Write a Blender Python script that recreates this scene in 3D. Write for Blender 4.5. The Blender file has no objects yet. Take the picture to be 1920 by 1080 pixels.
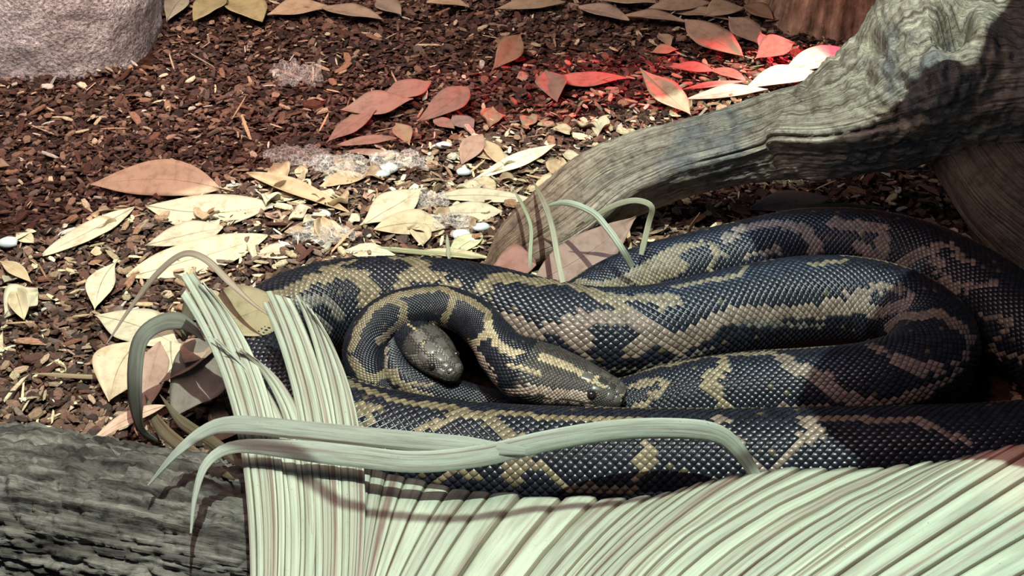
import bpy, math, random
import numpy as np
from mathutils import Vector, kdtree
random.seed(7); RS = np.random.RandomState(11)
PI = math.pi
SC = bpy.context.scene
COL = SC.collection

# ------------------------------------------------------------------ camera
H = 1.10; PITCH = math.radians(33); FPX = 2637.6
cam_d = bpy.data.cameras.new('camera'); cam = bpy.data.objects.new('camera', cam_d); COL.objects.link(cam)
cam.location = (0, 0, H); cam.rotation_euler = (PI/2 - PITCH, 0, 0)
cam_d.sensor_width = 36; cam_d.lens = 36*FPX/1920; cam_d.clip_start = 0.02
SC.camera = cam
CP, SP = math.cos(PITCH), math.sin(PITCH)

def at(px, py, z=0.0):
    """point of the height z that the photograph shows at (px, py)"""
    a = (px-960)/FPX; b = -(py-540)/FPX
    dy = CP + b*SP; dz = -SP + b*CP
    t = (z-H)/dz
    return np.array([a*t, dy*t, z])

def proj(P):
    P = np.atleast_2d(P); d = P - np.array([0, 0, H])
    f = d[:, 1]*CP - d[:, 2]*SP; u = d[:, 1]*SP + d[:, 2]*CP
    return np.stack([960+FPX*d[:, 0]/f, 540-FPX*u/f], 1)

# ------------------------------------------------------------------ world, lamps, exposure
w = bpy.data.worlds.new('world'); SC.world = w; w.use_nodes = True
bg = w.node_tree.nodes['Background']; bg.inputs[0].default_value = (0.42, 0.62, 1.0, 1); bg.inputs[1].default_value = 0.08
SC.view_settings.view_transform = 'Standard'; SC.view_settings.look = 'None'
SC.view_settings.exposure = 0.14; SC.view_settings.gamma = 1.0; SC.view_settings.use_curve_mapping = False

def lamp(name, kind, loc, aim, energy, color, **kw):
    d = bpy.data.lights.new(name, kind); d.energy = energy; d.color = color
    for k, v in kw.items(): setattr(d, k, v)
    o = bpy.data.objects.new(name, d); COL.objects.link(o); o.location = loc
    o.rotation_euler = (Vector(aim)-Vector(loc)).to_track_quat('-Z', 'Y').to_euler()
    return o
KEY = np.array([0.12, 0.55, 2.75])
lamp('key_lamp', 'SPOT', KEY, (0.05, 1.5, 0), 520, (0.84, 1.0, 0.87), spot_size=1.2, spot_blend=0.3, shadow_soft_size=0.007)
lamp('fill_lamp', 'AREA', (-0.35, 1.1, 1.42), (-0.25, 1.4, 0), 8.0, (1.0, 0.72, 0.66), size=0.8, spread=math.radians(115))
lamp('far_lamp', 'AREA', (-0.60, 1.95, 1.20), (-0.55, 2.55, 0.12), 9.5, (1.0, 0.76, 0.68), size=0.6, spread=math.radians(105))
lamp('cool_lamp', 'SPOT', (0.05, 1.80, 1.30), (0.25, 1.58, 0.1), 46, (0.50, 0.74, 1.0), spot_size=0.42, spot_blend=0.8, shadow_soft_size=0.09)
lamp('red_lamp', 'SPOT', (1.06, 2.62, 0.34), at(1290, 145, 0), 120, (1.0, 0.03, 0.07), spot_size=0.52, spot_blend=0.8, shadow_soft_size=0.03)
lamp('red_lamp', 'SPOT', (0.66, 1.32, 0.92), at(1950, 905, 0.17), 9, (1.0, 0.10, 0.10), spot_size=0.22, spot_blend=0.7, shadow_soft_size=0.02)
lamp('warm_lamp', 'SPOT', (0.75, 2.55, 1.3), at(1440, 150, 0), 70, (1.0, 0.93, 0.75), spot_size=0.22, spot_blend=0.7, shadow_soft_size=0.02)

# ------------------------------------------------------------------ noise
def _h(ix, iy, iz, seed):
    n = (ix*374761393 + iy*668265263 + iz*2147483647 + seed*974634777) & 0xffffffff
    n = ((n ^ (n >> 13))*1274126177) & 0xffffffff
    n = ((n ^ (n >> 16))*2246822519) & 0xffffffff
    return ((n ^ (n >> 15)) & 0xffffff)/float(0xffffff)
def vn(P, seed=0):
    P = np.asarray(P, float); i = np.floor(P).astype(np.int64); f = P-i; f = f*f*(3-2*f); r = 0
    for dx in (0, 1):
        for dy in (0, 1):
            for dz in (0, 1):
                wt = (f[..., 0] if dx else 1-f[..., 0])*(f[..., 1] if dy else 1-f[..., 1])*(f[..., 2] if dz else 1-f[..., 2])
                r = r + wt*_h(i[..., 0]+dx, i[..., 1]+dy, i[..., 2]+dz, seed)
    return r*2-1
def fbm(P, o=4, seed=0):
    r = 0; a = 1; P = np.asarray(P, float)
    for k in range(o):
        r = r + a*vn(P*(2**k)+k*7.3, seed+k); a *= 0.5
    return r/1.6

# ------------------------------------------------------------------ mesh + object helpers
def mesh(name, V, faces, mat=None, fcol=None, uv=None, smooth=True, grain=None):
    """faces: list of int arrays (n,k); fcol (nfaces,3); uv per vertex (nv,2)"""
    V = np.asarray(V, float); me = bpy.data.meshes.new(name)
    faces = [np.asarray(f, int) for f in (faces if isinstance(faces, list) else [faces]) if len(f)]
    loops = np.concatenate([f.ravel() for f in faces]); tot = np.concatenate([np.full(len(f), f.shape[1]) for f in faces])
    st = np.concatenate([[0], np.cumsum(tot)[:-1]])
    me.vertices.add(len(V)); me.vertices.foreach_set('co', V.ravel().astype(np.float32))
    me.loops.add(len(loops)); me.loops.foreach_set('vertex_index', loops.astype(np.int32))
    me.polygons.add(len(tot)); me.polygons.foreach_set('loop_start', st.astype(np.int32))
    me.update(calc_edges=True); me.validate()
    me.polygons.foreach_set('use_smooth', np.full(len(tot), smooth) if isinstance(smooth, bool) else np.repeat(smooth, [len(f) for f in faces]))
    if fcol is not None:
        a = me.attributes.new('tint', 'FLOAT_COLOR', 'FACE'); c = np.ones((len(tot), 4), np.float32); c[:, :3] = fcol
        a.data.foreach_set('color', c.ravel())
    if uv is not None:
        l = me.uv_layers.new(name='UVMap'); l.data.foreach_set('uv', np.asarray(uv, np.float32)[loops].ravel())
    if grain is not None: me.attributes.new('grain', 'FLOAT_VECTOR', 'POINT').data.foreach_set('vector', np.asarray(grain, np.float32).ravel())
    if mat: me.materials.append(mat)
    return me
def obj(name, me, parent=None, loc=None):
    o = bpy.data.objects.new(name, me); COL.objects.link(o)
    if parent is not None: o.parent = parent
    if loc is not None: o.location = loc
    return o
def tag(o, label, cat, group=None, kind=None):
    if label: o['label'] = label
    if cat: o['category'] = cat
    if group: o['group'] = group
    if kind: o['kind'] = kind
    return o
def rebase(o):
    """put the origin at the base of the mesh"""
    me = o.data; n = len(me.vertices); a = np.zeros(n*3, np.float32); me.vertices.foreach_get('co', a); a = a.reshape(-1, 3)
    c = np.array([a[:, 0].mean(), a[:, 1].mean(), a[:, 2].min()]); a = a-c
    me.vertices.foreach_set('co', a.astype(np.float32).ravel()); me.update(); o.location = Vector(c.tolist())
    return c
def grid(nu, nv, wrap=False):
    """quads of a (nu,nv) vertex grid, wrapped round in v if wrap"""
    i, j = np.meshgrid(np.arange(nu-1), np.arange(nv if wrap else nv-1), indexing='ij')
    j2 = (j+1) % nv
    return np.stack([i*nv+j, i*nv+j2, (i+1)*nv+j2, (i+1)*nv+j], -1).reshape(-1, 4)
def spline(K, step=None, n=None):
    """Catmull-Rom through rows of K, resampled on even arc length (first 3 columns)"""
    K = np.asarray(K, float); Q = np.vstack([2*K[0]-K[1], K, 2*K[-1]-K[-2]]); out = []
    for i in range(len(K)-1):
        p0, p1, p2, p3 = Q[i:i+4]
        for t in np.linspace(0, 1, 24, endpoint=False):
            out.append(0.5*((2*p1)+(-p0+p2)*t+(2*p0-5*p1+4*p2-p3)*t*t+(-p0+3*p1-3*p2+p3)*t**3))
    out.append(K[-1]); out = np.array(out)
    d = np.concatenate([[0], np.cumsum(np.linalg.norm(np.diff(out[:, :3], axis=0), axis=1))])
    if n is None: n = max(4, int(d[-1]/step))
    s = np.linspace(0, d[-1], n)
    return np.stack([np.interp(s, d, out[:, k]) for k in range(K.shape[1])], 1), s
def frames(C, up=(0, 0, 1)):
    T = np.gradient(C, axis=0); T /= np.linalg.norm(T, axis=1)[:, None]
    R = np.cross(T, np.array(up, float)); R /= np.linalg.norm(R, axis=1)[:, None]+1e-9
    return T, R, np.cross(R, T)

# ------------------------------------------------------------------ materials
def mat(name, rough=0.7, spec=0.3):
    m = bpy.data.materials.new(name); m.use_nodes = True; nt = m.node_tree; b = nt.nodes['Principled BSDF']
    b.inputs['Roughness'].default_value = rough; b.inputs['Specular IOR Level'].default_value = spec
    return m, nt, b
def N(nt, t, **kw):
    n = nt.nodes.new(t)
    for k, v in kw.items():
        if k in n.inputs: n.inputs[k].default_value = v
        else: setattr(n, k, v)
    return n
def ramp(nt, fac, stops):
    r = nt.nodes.new('ShaderNodeValToRGB'); e = r.color_ramp.elements
    while len(e) < len(stops): e.new(0.5)
    for k, (p, c) in enumerate(stops):
        e[k].position = p; e[k].color = (*c, 1)
    nt.links.new(fac, r.inputs[0]); return r.outputs[0]
def mix(nt, a, b, fac, mode='MIX'):
    m = nt.nodes.new('ShaderNodeMix'); m.data_type = 'RGBA'; m.blend_type = mode
    for s, v in ((m.inputs[0], fac), (m.inputs[6], a), (m.inputs[7], b)):
        if hasattr(v, 'links') or isinstance(v, bpy.types.NodeSocket): nt.links.new(v, s)
        elif isinstance(v, (int, float)): s.default_value = v
        else: s.default_value = (*v, 1)
    return m.outputs[2]
def gnoise(nt, scale, stretch, detail=8, rough=0.62):
    a = nt.nodes.new('ShaderNodeAttribute'); a.attribute_name = 'grain'; mp = nt.nodes.new('ShaderNodeMapping'); mp.inputs['Scale'].default_value = stretch
    nt.links.new(a.outputs['Vector'], mp.inputs[0]); n = N(nt, 'ShaderNodeTexNoise', Scale=scale, Detail=detail, Roughness=rough); nt.links.new(mp.outputs[0], n.inputs[0]); return n.outputs['Fac']
def noise(nt, scale, stretch=(1, 1, 1), detail=6, coord='Object', rough=0.6):
    tc = nt.nodes.new('ShaderNodeTexCoord'); mp = nt.nodes.new('ShaderNodeMapping'); mp.inputs['Scale'].default_value = stretch
    nt.links.new(tc.outputs[coord], mp.inputs[0]); n = N(nt, 'ShaderNodeTexNoise', Scale=scale, Detail=detail, Roughness=rough)
    nt.links.new(mp.outputs[0], n.inputs[0]); return n.outputs['Fac']
def bump(nt, b, h, strength=0.5, dist=0.002):
    n = N(nt, 'ShaderNodeBump', Strength=strength, Distance=dist); nt.links.new(h, n.inputs['Height']); nt.links.new(n.outputs[0], b.inputs['Normal'])
def tint(nt):
    a = nt.nodes.new('ShaderNodeAttribute'); a.attribute_name = 'tint'; return a.outputs['Color']

def make_soil():
    m, nt, b = mat('dark_soil', 0.9, 0.1)
    c = ramp(nt, noise(nt, 90), [(0.3, (0.012, 0.006, 0.004)), (0.55, (0.05, 0.022, 0.014)), (0.75, (0.10, 0.05, 0.03))])
    nt.links.new(c, b.inputs[0]); bump(nt, b, noise(nt, 120), 0.8, 0.006); return m
def make_chip():
    m, nt, b = mat('bark_mulch', 0.75, 0.25)
    v = ramp(nt, noise(nt, 260, (1, 1, 1), 3), [(0.3, (0.6, 0.6, 0.6)), (0.7, (1.3, 1.3, 1.3))])
    nt.links.new(mix(nt, tint(nt), v, 1.0, 'MULTIPLY'), b.inputs[0]); bump(nt, b, noise(nt, 300), 0.5, 0.001); return m
def make_leaf():
    m, nt, b = mat('dry_leaf', 0.55, 0.35)
    tc = nt.nodes.new('ShaderNodeTexCoord'); sx = nt.nodes.new('ShaderNodeSeparateXYZ'); nt.links.new(tc.outputs['UV'], sx.inputs[0])
    mo = ramp(nt, noise(nt, 60, detail=5), [(0.3, (0.72, 0.66, 0.6)), (0.5, (1.0, 1.0, 1.0)), (0.75, (1.12, 1.12, 1.1))])
    c = mix(nt, tint(nt), mo, 1.0, 'MULTIPLY')
    sp = ramp(nt, noise(nt, 240, detail=2), [(0.70, (0, 0, 0)), (0.76, (1, 1, 1))])
    c = mix(nt, c, (0.16, 0.09, 0.05), sp)
    # side veins in the uv of the blade
    wv = N(nt, 'ShaderNodeTexWave', Scale=9.0, Distortion=1.5, Detail=2.0); wv.wave_type = 'BANDS'; wv.bands_direction = 'Y'
    mp = nt.nodes.new('ShaderNodeMapping'); nt.links.new(tc.outputs['UV'], mp.inputs[0]); nt.links.new(mp.outputs[0], wv.inputs[0])
    bump(nt, b, wv.outputs['Fac'], 0.10, 0.0006)
    nt.links.new(c, b.inputs[0])
    tr = N(nt, 'ShaderNodeBsdfTranslucent'); nt.links.new(c, tr.inputs[0]); ms = N(nt, 'ShaderNodeMixShader'); ms.inputs[0].default_value = 0.18
    out = nt.nodes['Material Output']; nt.links.new(b.outputs[0], ms.inputs[1]); nt.links.new(tr.outputs[0], ms.inputs[2]); nt.links.new(ms.outputs[0], out.inputs[0])
    return m
def make_palm():
    m, nt, b = mat('dry_palm_blade', 0.5, 0.35)
    st = noise(nt, 2.2, (3.6, 0.22, 1), 3, 'UV', 0.6)
    st2 = noise(nt, 2.2, (5, 1.1, 1), 4, 'UV', 0.6)
    c = ramp(nt, st, [(0.29, (0.17, 0.11, 0.095)), (0.39, (0.31, 0.28, 0.23)), (0.48, (0.39, 0.44, 0.36)), (0.70, (0.47, 0.53, 0.43))])
    c2 = ramp(nt, st2, [(0.35, (0.62, 0.58, 0.56)), (0.55, (1, 1, 1))])
    c = mix(nt, c, c2, 0.7, 'MULTIPLY')
    sp = ramp(nt, noise(nt, 320, detail=1), [(0.72, (0, 0, 0)), (0.77, (1, 1, 1))])
    c = mix(nt, c, (0.3, 0.26, 0.2), sp)
    c = mix(nt, c, tint(nt), 1.0, 'MULTIPLY')
    nt.links.new(c, b.inputs[0]); bump(nt, b, noise(nt, 8.0, (20, 0.5, 1), 3, 'UV'), 0.5, 0.0015)
    tr = N(nt, 'ShaderNodeBsdfTranslucent'); nt.links.new(c, tr.inputs[0]); ms = N(nt, 'ShaderNodeMixShader'); ms.inputs[0].default_value = 0.12
    out = nt.nodes['Material Output']; nt.links.new(b.outputs[0], ms.inputs[1]); nt.links.new(tr.outputs[0], ms.inputs[2]); nt.links.new(ms.outputs[0], out.inputs[0])
    return m
def make_wood():
    m, nt, b = mat('weathered_driftwood', 0.75, 0.25)
    g = gnoise(nt, 5.0, (1.4, 6.0, 6.0))
    c = ramp(nt, g, [(0.33, (0.07, 0.05, 0.04)), (0.44, (0.24, 0.20, 0.16)), (0.56, (0.38, 0.35, 0.28)), (0.72, (0.54, 0.52, 0.42))])
    p = noise(nt, 9, detail=5)
    c = mix(nt, c, (0.13, 0.145, 0.165), ramp(nt, p, [(0.5, (0, 0, 0)), (0.64, (0.75, 0.75, 0.75))]))
    c = mix(nt, c, ramp(nt, noise(nt, 55, detail=6, rough=0.75), [(0.36, (0.35, 0.32, 0.3)), (0.55, (1.05, 1.05, 1.05))]), 0.8, 'MULTIPLY')
    c = mix(nt, c, tint(nt), 1.0, 'MULTIPLY')
    nt.links.new(c, b.inputs[0])
    hh = mix(nt, g, noise(nt, 70, detail=5), 0.45); bump(nt, b, hh, 1.0, 0.012); return m
def make_bark(name, lo, mid, hi, sc=(1, 8, 1), s=5.0, d=0.008, gr=False):
    m, nt, b = mat(name, 0.85, 0.2)
    g = gnoise(nt, s, sc) if gr else noise(nt, s, sc, 8, 'UV', 0.65)
    c = ramp(nt, g, [(0.36, lo), (0.5, mid), (0.68, hi)])
    c2 = ramp(nt, noise(nt, 30, detail=5), [(0.3, (0.6, 0.6, 0.6)), (0.7, (1.25, 1.25, 1.25))])
    c = mix(nt, c, c2, 1.0, 'MULTIPLY'); nt.links.new(c, b.inputs[0])
    hh = mix(nt, g, noise(nt, 90, detail=5), 0.35); bump(nt, b, hh, 1.0, d); return m
def make_stone():
    m, nt, b = mat('grey_rough_stone', 0.9, 0.2)
    c = ramp(nt, noise(nt, 160, detail=4, rough=0.8), [(0.36, (0.22, 0.215, 0.215)), (0.5, (0.54, 0.53, 0.52)), (0.64, (0.82, 0.80, 0.77))])
    c = mix(nt, c, ramp(nt, noise(nt, 8), [(0.35, (0.75, 0.7, 0.68)), (0.6, (1.1, 1.1, 1.1))]), 1.0, 'MULTIPLY')
    nt.links.new(c, b.inputs[0]); bump(nt, b, noise(nt, 130, detail=4), 1.0, 0.006); return m
def make_skin():
    m, nt, b = mat('python_scales', 0.31, 0.36)
    b.inputs['Coat Weight'].default_value = 0.0; b.inputs['Coat Roughness'].default_value = 0.22
    c = mix(nt, tint(nt), ramp(nt, noise(nt, 400, detail=2), [(0.3, (0.8, 0.8, 0.8)), (0.7, (1.15, 1.15, 1.15))]), 1.0, 'MULTIPLY')
    nt.links.new(c, b.inputs[0]); return m
def make_shed():
    m, nt, b = mat('shed_skin', 0.3, 0.6); b.inputs[0].default_value = (0.62, 0.58, 0.54, 1)
    v = N(nt, 'ShaderNodeTexVoronoi', Scale=150.0); v.feature = 'DISTANCE_TO_EDGE'
    tc = nt.nodes.new('ShaderNodeTexCoord'); nt.links.new(tc.outputs['Object'], v.inputs[0])
    tp = N(nt, 'ShaderNodeBsdfTransparent'); ms = N(nt, 'ShaderNodeMixShader')
    r = ramp(nt, v.outputs['Distance'], [(0.03, (0.42, 0.42, 0.42)), (0.12, (0.14, 0.14, 0.14))])
    nt.links.new(r, ms.inputs[0]); nt.links.new(tp.outputs[0], ms.inputs[1]); nt.links.new(b.outputs[0], ms.inputs[2])
    nt.links.new(ms.outputs[0], nt.nodes['Material Output'].inputs[0]); return m
def flat(name, c, rough=0.5, spec=0.5):
    m, nt, b = mat(name, rough, spec); b.inputs[0].default_value = (*c, 1); return m
M_SOIL = make_soil(); M_CHIP = make_chip(); M_LEAF = make_leaf(); M_PALM = make_palm(); M_WOOD = make_wood(); M_STONE = make_stone(); M_SKIN = make_skin(); M_SHED = make_shed()
M_LOG = make_bark('dark_ridged_bark', (0.015, 0.013, 0.012), (0.075, 0.068, 0.060), (0.21, 0.20, 0.175), (2.2, 2.5, 2.5), 4.0, 0.01, True)
M_STUMP = make_bark('brown_stump_bark', (0.09, 0.05, 0.03), (0.36, 0.24, 0.16), (0.62, 0.46, 0.32), (14, 2.0, 1), 3.0, 0.012)

# ------------------------------------------------------------------ setting
def ground_z(x, y):
    P = np.stack([np.asarray(x)*3.2, np.asarray(y)*3.2, np.zeros_like(x)], -1)
    return 0.010*fbm(P, 4, 3)
gx = np.linspace(-2.6, 2.6, 260); gy = np.linspace(0.3, 4.2, 200); X, Y = np.meshgrid(gx, gy, indexing='ij')
V = np.stack([X, Y, ground_z(X, Y)-0.004], -1).reshape(-1, 3)
o = obj('floor', mesh('floor', V, grid(260, 200)[:, ::-1], M_SOIL)); o['kind'] = 'structure'; o['label'] = 'dark reddish soil under the bark mulch'

# unseen panel added far above: its edge cuts the lamp light off the mulch
def shade_edge(px, py, z, zp):
    g = at(px, py, z); t = (zp-z)/(KEY[2]-z); return g+(KEY-g)*t
ZL = 1.45
e0 = shade_edge(-700, 615, 0, ZL); e1 = shade_edge(0, 455, 0, ZL); e2 = shade_edge(640, 300, 0, ZL); e3 = shade_edge(1250, 200, 0, ZL); e4 = shade_edge(1520, 112, 0, ZL); e5 = shade_edge(2300, 60, .3, ZL)
poly = [e0, e1, e2, e3, e4, e5]; top = [np.array([p[0], 3.6, ZL]) for p in poly]
V = np.array([list(p) for p in poly+top]+[[p[0], p[1], ZL+0.02] for p in poly+top]); F = []
n = len(poly)
for k in range(n-1): F += [[k, k+1, n+k+1, n+k], [2*n+k, 3*n+k, 3*n+k+1, 2*n+k+1], [k, 2*n+k, 2*n+k+1, k+1], [n+k, n+k+1, 3*n+k+1, 3*n+k]]
F += [[0, n, 3*n, 2*n], [n-1, 3*n-1, 4*n-1, 2*n-1]]
o = obj('shade_panel', mesh('shade_panel', V, np.array(F), flat('shade_panel_grey', (0.05, 0.05, 0.05), 0.8), smooth=False)); o['kind'] = 'structure'

# ------------------------------------------------------------------ generic limb of wood
def limb(K, nseg, nring, mesh_name, amp, seed, flutes=0.0, grain=(6, 30), tcol=(1, 1, 1), extra=None, closed=True):
    """K rows: x,y,z, r_side, r_up"""
    Cc, s = spline(K, n=nseg); C = Cc[:, :3]; T, R, U = frames(C)
    th = np.linspace(0, 2*PI, nring, endpoint=False); cs, sn = np.cos(th), np.sin(th)
    D = R[:, None, :]*sn[None, :, None]*Cc[:, 3][:, None, None] + U[:, None, :]*cs[None, :, None]*Cc[:, 4][:, None, None]
    rr = np.linalg.norm(D, axis=2)
    S, TH = np.meshgrid(s, th, indexing='ij')
    q = np.stack([S*grain[0], np.cos(TH)*grain[1]/6, np.sin(TH)*grain[1]/6], -1)
    big = fbm(np.stack([S*5, np.cos(TH)*1.2, np.sin(TH)*1.2], -1), 3, seed)
    g = fbm(q, 4, seed+9); g = -np.abs(g)+0.3
    P = C[:, None, :]+D*(1+0.16*big+amp*g+flutes*np.cos(7*TH+2*big))[..., None]
    if extra is not None: P = extra(P, S, TH, C, D)
    V = P.reshape(-1, 3); uv = np.stack([S, np.cos(TH), np.sin(TH)], -1).reshape(-1, 3)
    F = [grid(nseg, nring, True)[:, ::-1]]
    if closed:
        V = np.vstack([V, C[0]-T[0]*0.01, C[-1]+T[-1]*0.01]); uv = np.vstack([uv, [0, 0, 0], [s[-1], 0, 0]]); a = len(V)-2; j = np.arange(nring); j2 = (j+1) % nring
        F += [np.stack([np.full(nring, a), j, j2], 1)[:, ::-1], np.stack([np.full(nring, a+1), (nseg-1)*nring+j2, (nseg-1)*nring+j], 1)[:, ::-1]]
    nf = sum(len(f) for f in F); fc = np.tile(np.array(tcol, float), (nf, 1))
    return V, F, uv, fc
def kp(rows):
    return [list(at(a, b, c))+[r1, r2] for (a, b, c, r1, r2) in rows]

# grey stone block, upper left
def rounded_block():
    pts = np.array([[-260, 190], [-60, 158], [90, 150], [205, 133], [262, 110], [297, 72], [304, 30], [300, -60]], float)
    front = [at(a, b, 0)[:2] for a, b in pts]; back = [np.array([front[-1][0]-0.02, 3.3]), np.array([front[0][0], 3.3])]
    K = np.array([[*p, 0] for p in front+back+[front[0]]]); C, s = spline(K, n=260); C = C[:-1, :2]
    zs = np.concatenate([np.linspace(-0.03, 0.5, 60), [0.52, 0.53]]); cen = C.mean(0); V = []
    for k, z in enumerate(zs):
        f = 1-0.06*max(0, (k-56)/5.0)-0.012*math.exp(-max(z, 0)/0.02)
        c = cen+(C-cen)*f; P = np.column_stack([c, np.full(len(c), z)]); nn = fbm(P*9, 4, 5)*0.016+fbm(P*45, 3, 8)*0.006
        d = (C-cen)/np.linalg.norm(C-cen, axis=1)[:, None]; P[:, :2] += d*nn[:, None]; V.append(P)
    n = len(C); V = np.vstack(V+[[[cen[0], cen[1], 0.53]]]); F = [grid(len(zs), n, True), np.stack([np.arange(n)+(len(zs)-1)*n, (np.arange(n)+1) % n+(len(zs)-1)*n, np.full(n, len(V)-1)], 1)]
    return mesh('stone_block', V, F, M_STONE)
tag(obj('stone_block', rounded_block()), 'grey rough stone block with rounded corner standing in the mulch at upper left', 'stone')

# bark stump, upper right behind the driftwood
def stump():
    c = np.array([at(1610, 20, 0)[0], 2.78, 0]); n, m = 220, 70; th = np.linspace(0, 2*PI, n, endpoint=False); zz = np.linspace(-0.03, 0.6, m)
    Z, TH = np.meshgrid(zz, th, indexing='ij'); q = np.stack([np.cos(TH)*5, np.sin(TH)*5, Z*4], -1)
    r = 0.205*(1+0.10*fbm(q*0.4, 3, 31)-0.10*np.abs(fbm(q, 4, 33))+0.12*np.exp(-np.maximum(Z, 0)/0.06))
    V = np.stack([c[0]+r*np.cos(TH), c[1]+r*np.sin(TH), Z], -1).reshape(-1, 3); V = np.vstack([V, [[c[0], c[1], 0.6]]])
    uv = np.vstack([np.stack([TH/(2*PI), Z], -1).reshape(-1, 2), [[0, 0]]])
    F = [grid(m, n, True), np.stack([np.arange(n)+(m-1)*n, (np.arange(n)+1) % n+(m-1)*n, np.full(n, len(V)-1)], 1)]
    return mesh('stump', V, F, M_STUMP, uv=uv)
tag(obj('stump', stump()), 'brown ridged bark stump behind the driftwood at the top', 'stump')

# ------------------------------------------------------------------ driftwood
drift = obj('driftwood', None, loc=Vector(at(1500, 330, 0).tolist()))
tag(drift, 'thick weathered driftwood branch arching over the coiled python, with a gnarled knot', 'driftwood')
OFF = np.array(drift.location)
def drift_extra(P, S, TH, C, D):
    Dn = D/np.linalg.norm(D, axis=2)[..., None]; tw = ((TH+PI) % (2*PI))-PI; wb = 0.12*vn(np.stack([S*4, 0*S, 0*S], -1), 77)
    fk = np.ones_like(S)
    for th0, dd in ((0.42, .76), (2.0, .80), (-1.1, .85)):
        cc = np.cos(((tw-th0-wb+PI) % (2*PI))-PI); fk = np.minimum(fk, np.where(cc > 0.05, dd/np.maximum(cc, 0.05), 9))
    fade = np.clip(S/0.2, 0, 1); P = P-D*((1-fk)*fade)[..., None]
    # long cracks that run with the grain
    for (th0, s0, s1, dep, wv) in ((1.15, 0.35, 1.0, 0.010, 3), (0.45, 0.15, 0.7, 0.006, 5), (1.9, 0.5, 1.1, 0.010, 4), (0.9, 0.0, 0.5, 0.005, 6)):
        cen = th0+0.12*np.sin(S*wv+th0*5); a = np.exp(-((TH-cen)/0.035)**2)*np.clip((S-s0)/0.08, 0, 1)*np.clip((s1-S)/0.08, 0, 1)
        P = P-Dn*(a*dep)[..., None]
    # knots and gnarled bulges on the side one sees
    cam_p = np.array([0, 0, H]); face = np.clip(((cam_p-P)*Dn).sum(2)/np.linalg.norm(cam_p-P, axis=2)*3+0.4, 0, 1)
    def near(px, py):
        d = at(px, py, 0)-cam_p; d /= np.linalg.norm(d); q = P-cam_p; return np.linalg.norm(q-(q@d)[..., None]*d, axis=2)
    for (px, py, rad, h) in ((1700, 75, .060, .050), (1740, 25, .05, .03), (1835, 85, .032, .045), (1745, 150, .040, .045), (1690, 185, .045, .022), (1800, 135, .035, .035), (1560, 165, .05, .010)):
        P = P+Dn*(face*np.exp(-(near(px, py)/rad)**2)*h)[..., None]
    for (px, py, rad, h) in ((1790, 45, .022, .075), (1780, 70, .018, .03), (1640, 85, .013, .035), (1632, 150, .010, .02)):
        P = P-Dn*(face*np.exp(-(near(px, py)/rad)**4)*h)[..., None]
    g = np.exp(-(np.linalg.norm(P-at(1720, 110, 0.34), axis=2)/0.15)**2)
    P = P+Dn*((0.30+1.9*g)*0.008*(0.3-np.abs(fbm(P*48, 4, 47)))*1.8)[..., None]
    return P
K = kp([(905, 520, .0, .004, .004), (930, 500, .010, .020, .018), (968, 468, .030, .040, .034), (1030, 425, .045, .058, .046), (1120, 362, .075, .064, .056), (1220, 318, .105, .064, .058),
        (1330, 286, .135, .064, .058), (1450, 256, .165, .066, .064), (1545, 240, .195, .074, .074)])+[[.54, 1.82, .232, .10, .098], [.63, 1.815, .265, .12, .115], [.75, 1.80, .285, .135, .125], [.90, 1.785, .30, .15, .13], [1.15, 1.77, .32, .15, .14]]
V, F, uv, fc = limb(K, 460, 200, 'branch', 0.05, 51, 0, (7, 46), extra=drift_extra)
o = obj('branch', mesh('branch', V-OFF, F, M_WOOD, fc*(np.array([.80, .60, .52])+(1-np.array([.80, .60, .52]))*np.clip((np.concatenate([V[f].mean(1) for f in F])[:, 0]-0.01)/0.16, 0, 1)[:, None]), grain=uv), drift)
# root that comes down at the right edge, its shade put into a darker tint overall
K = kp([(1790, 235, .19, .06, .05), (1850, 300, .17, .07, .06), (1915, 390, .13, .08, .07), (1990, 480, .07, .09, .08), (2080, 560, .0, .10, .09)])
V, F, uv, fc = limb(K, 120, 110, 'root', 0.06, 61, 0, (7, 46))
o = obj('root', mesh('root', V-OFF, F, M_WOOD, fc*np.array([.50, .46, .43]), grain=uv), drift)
# added unseen wood overhead, shaped to shade the right coils and band the frond
def lift(px, py, z, zp):
    g = at(px, py, z); return list(g+(KEY-g)*((zp-z)/(KEY[2]-z)))
for nm, K in (('upper_shade_caster', [[1.65, 2.95, .15, .15, .15], [1.30, 2.45, .62, .14, .13], [.90, 1.90, 1.0, .125, .12], [.66, 1.47, 1.14, .12, .11], [.56, 1.284, 1.15, .12, .10], [.47, 1.11, 1.15, .12, .09], [.395, 1.00, 1.16, .125, .08], [.358, .945, 1.16, .125, .07], [.335, .905, 1.16, .09, .04]]),
              ('side_shade_caster', [[1.75, 1.10, .70, .14, .14], [1.2, 1.06, .98, .13, .12], [.80, 1.025, 1.13, .125, .11], [.50, 1.02, 1.16, .12, .09], [.38, 1.02, 1.16, .10, .06]]),
              ('short_shade_caster', [[.62, 1.26, 1.15, .06, .06], [.46, 1.25, 1.15, .055, .05], [.32, 1.245, 1.15, .05, .04], [.25, 1.245, 1.15, .03, .03]]),
              ('band_shade_caster', [lift(*a, 1.13)+[.0046, .0046] for a in ((380, 850, .15), (470, 860, .155), (560, 885, .15), (640, 945, .145), (720, 960, .14), (800, 972, .132), (900, 971, .128), (1000, 957, .122), (1100, 952, .118), (1250, 925, .122), (1340, 898, .13), (1500, 860, .14), (1900, 800, .14))])):
    V, F, uv, fc = limb(K, 120, 24 if nm == 'band_shade_caster' else 90, nm, 0.05 if nm != 'band_shade_caster' else 0.01, 71, 0, (7, 46)); obj(nm, mesh(nm, V-OFF, F, M_WOOD, fc, grain=uv), drift)

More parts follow.
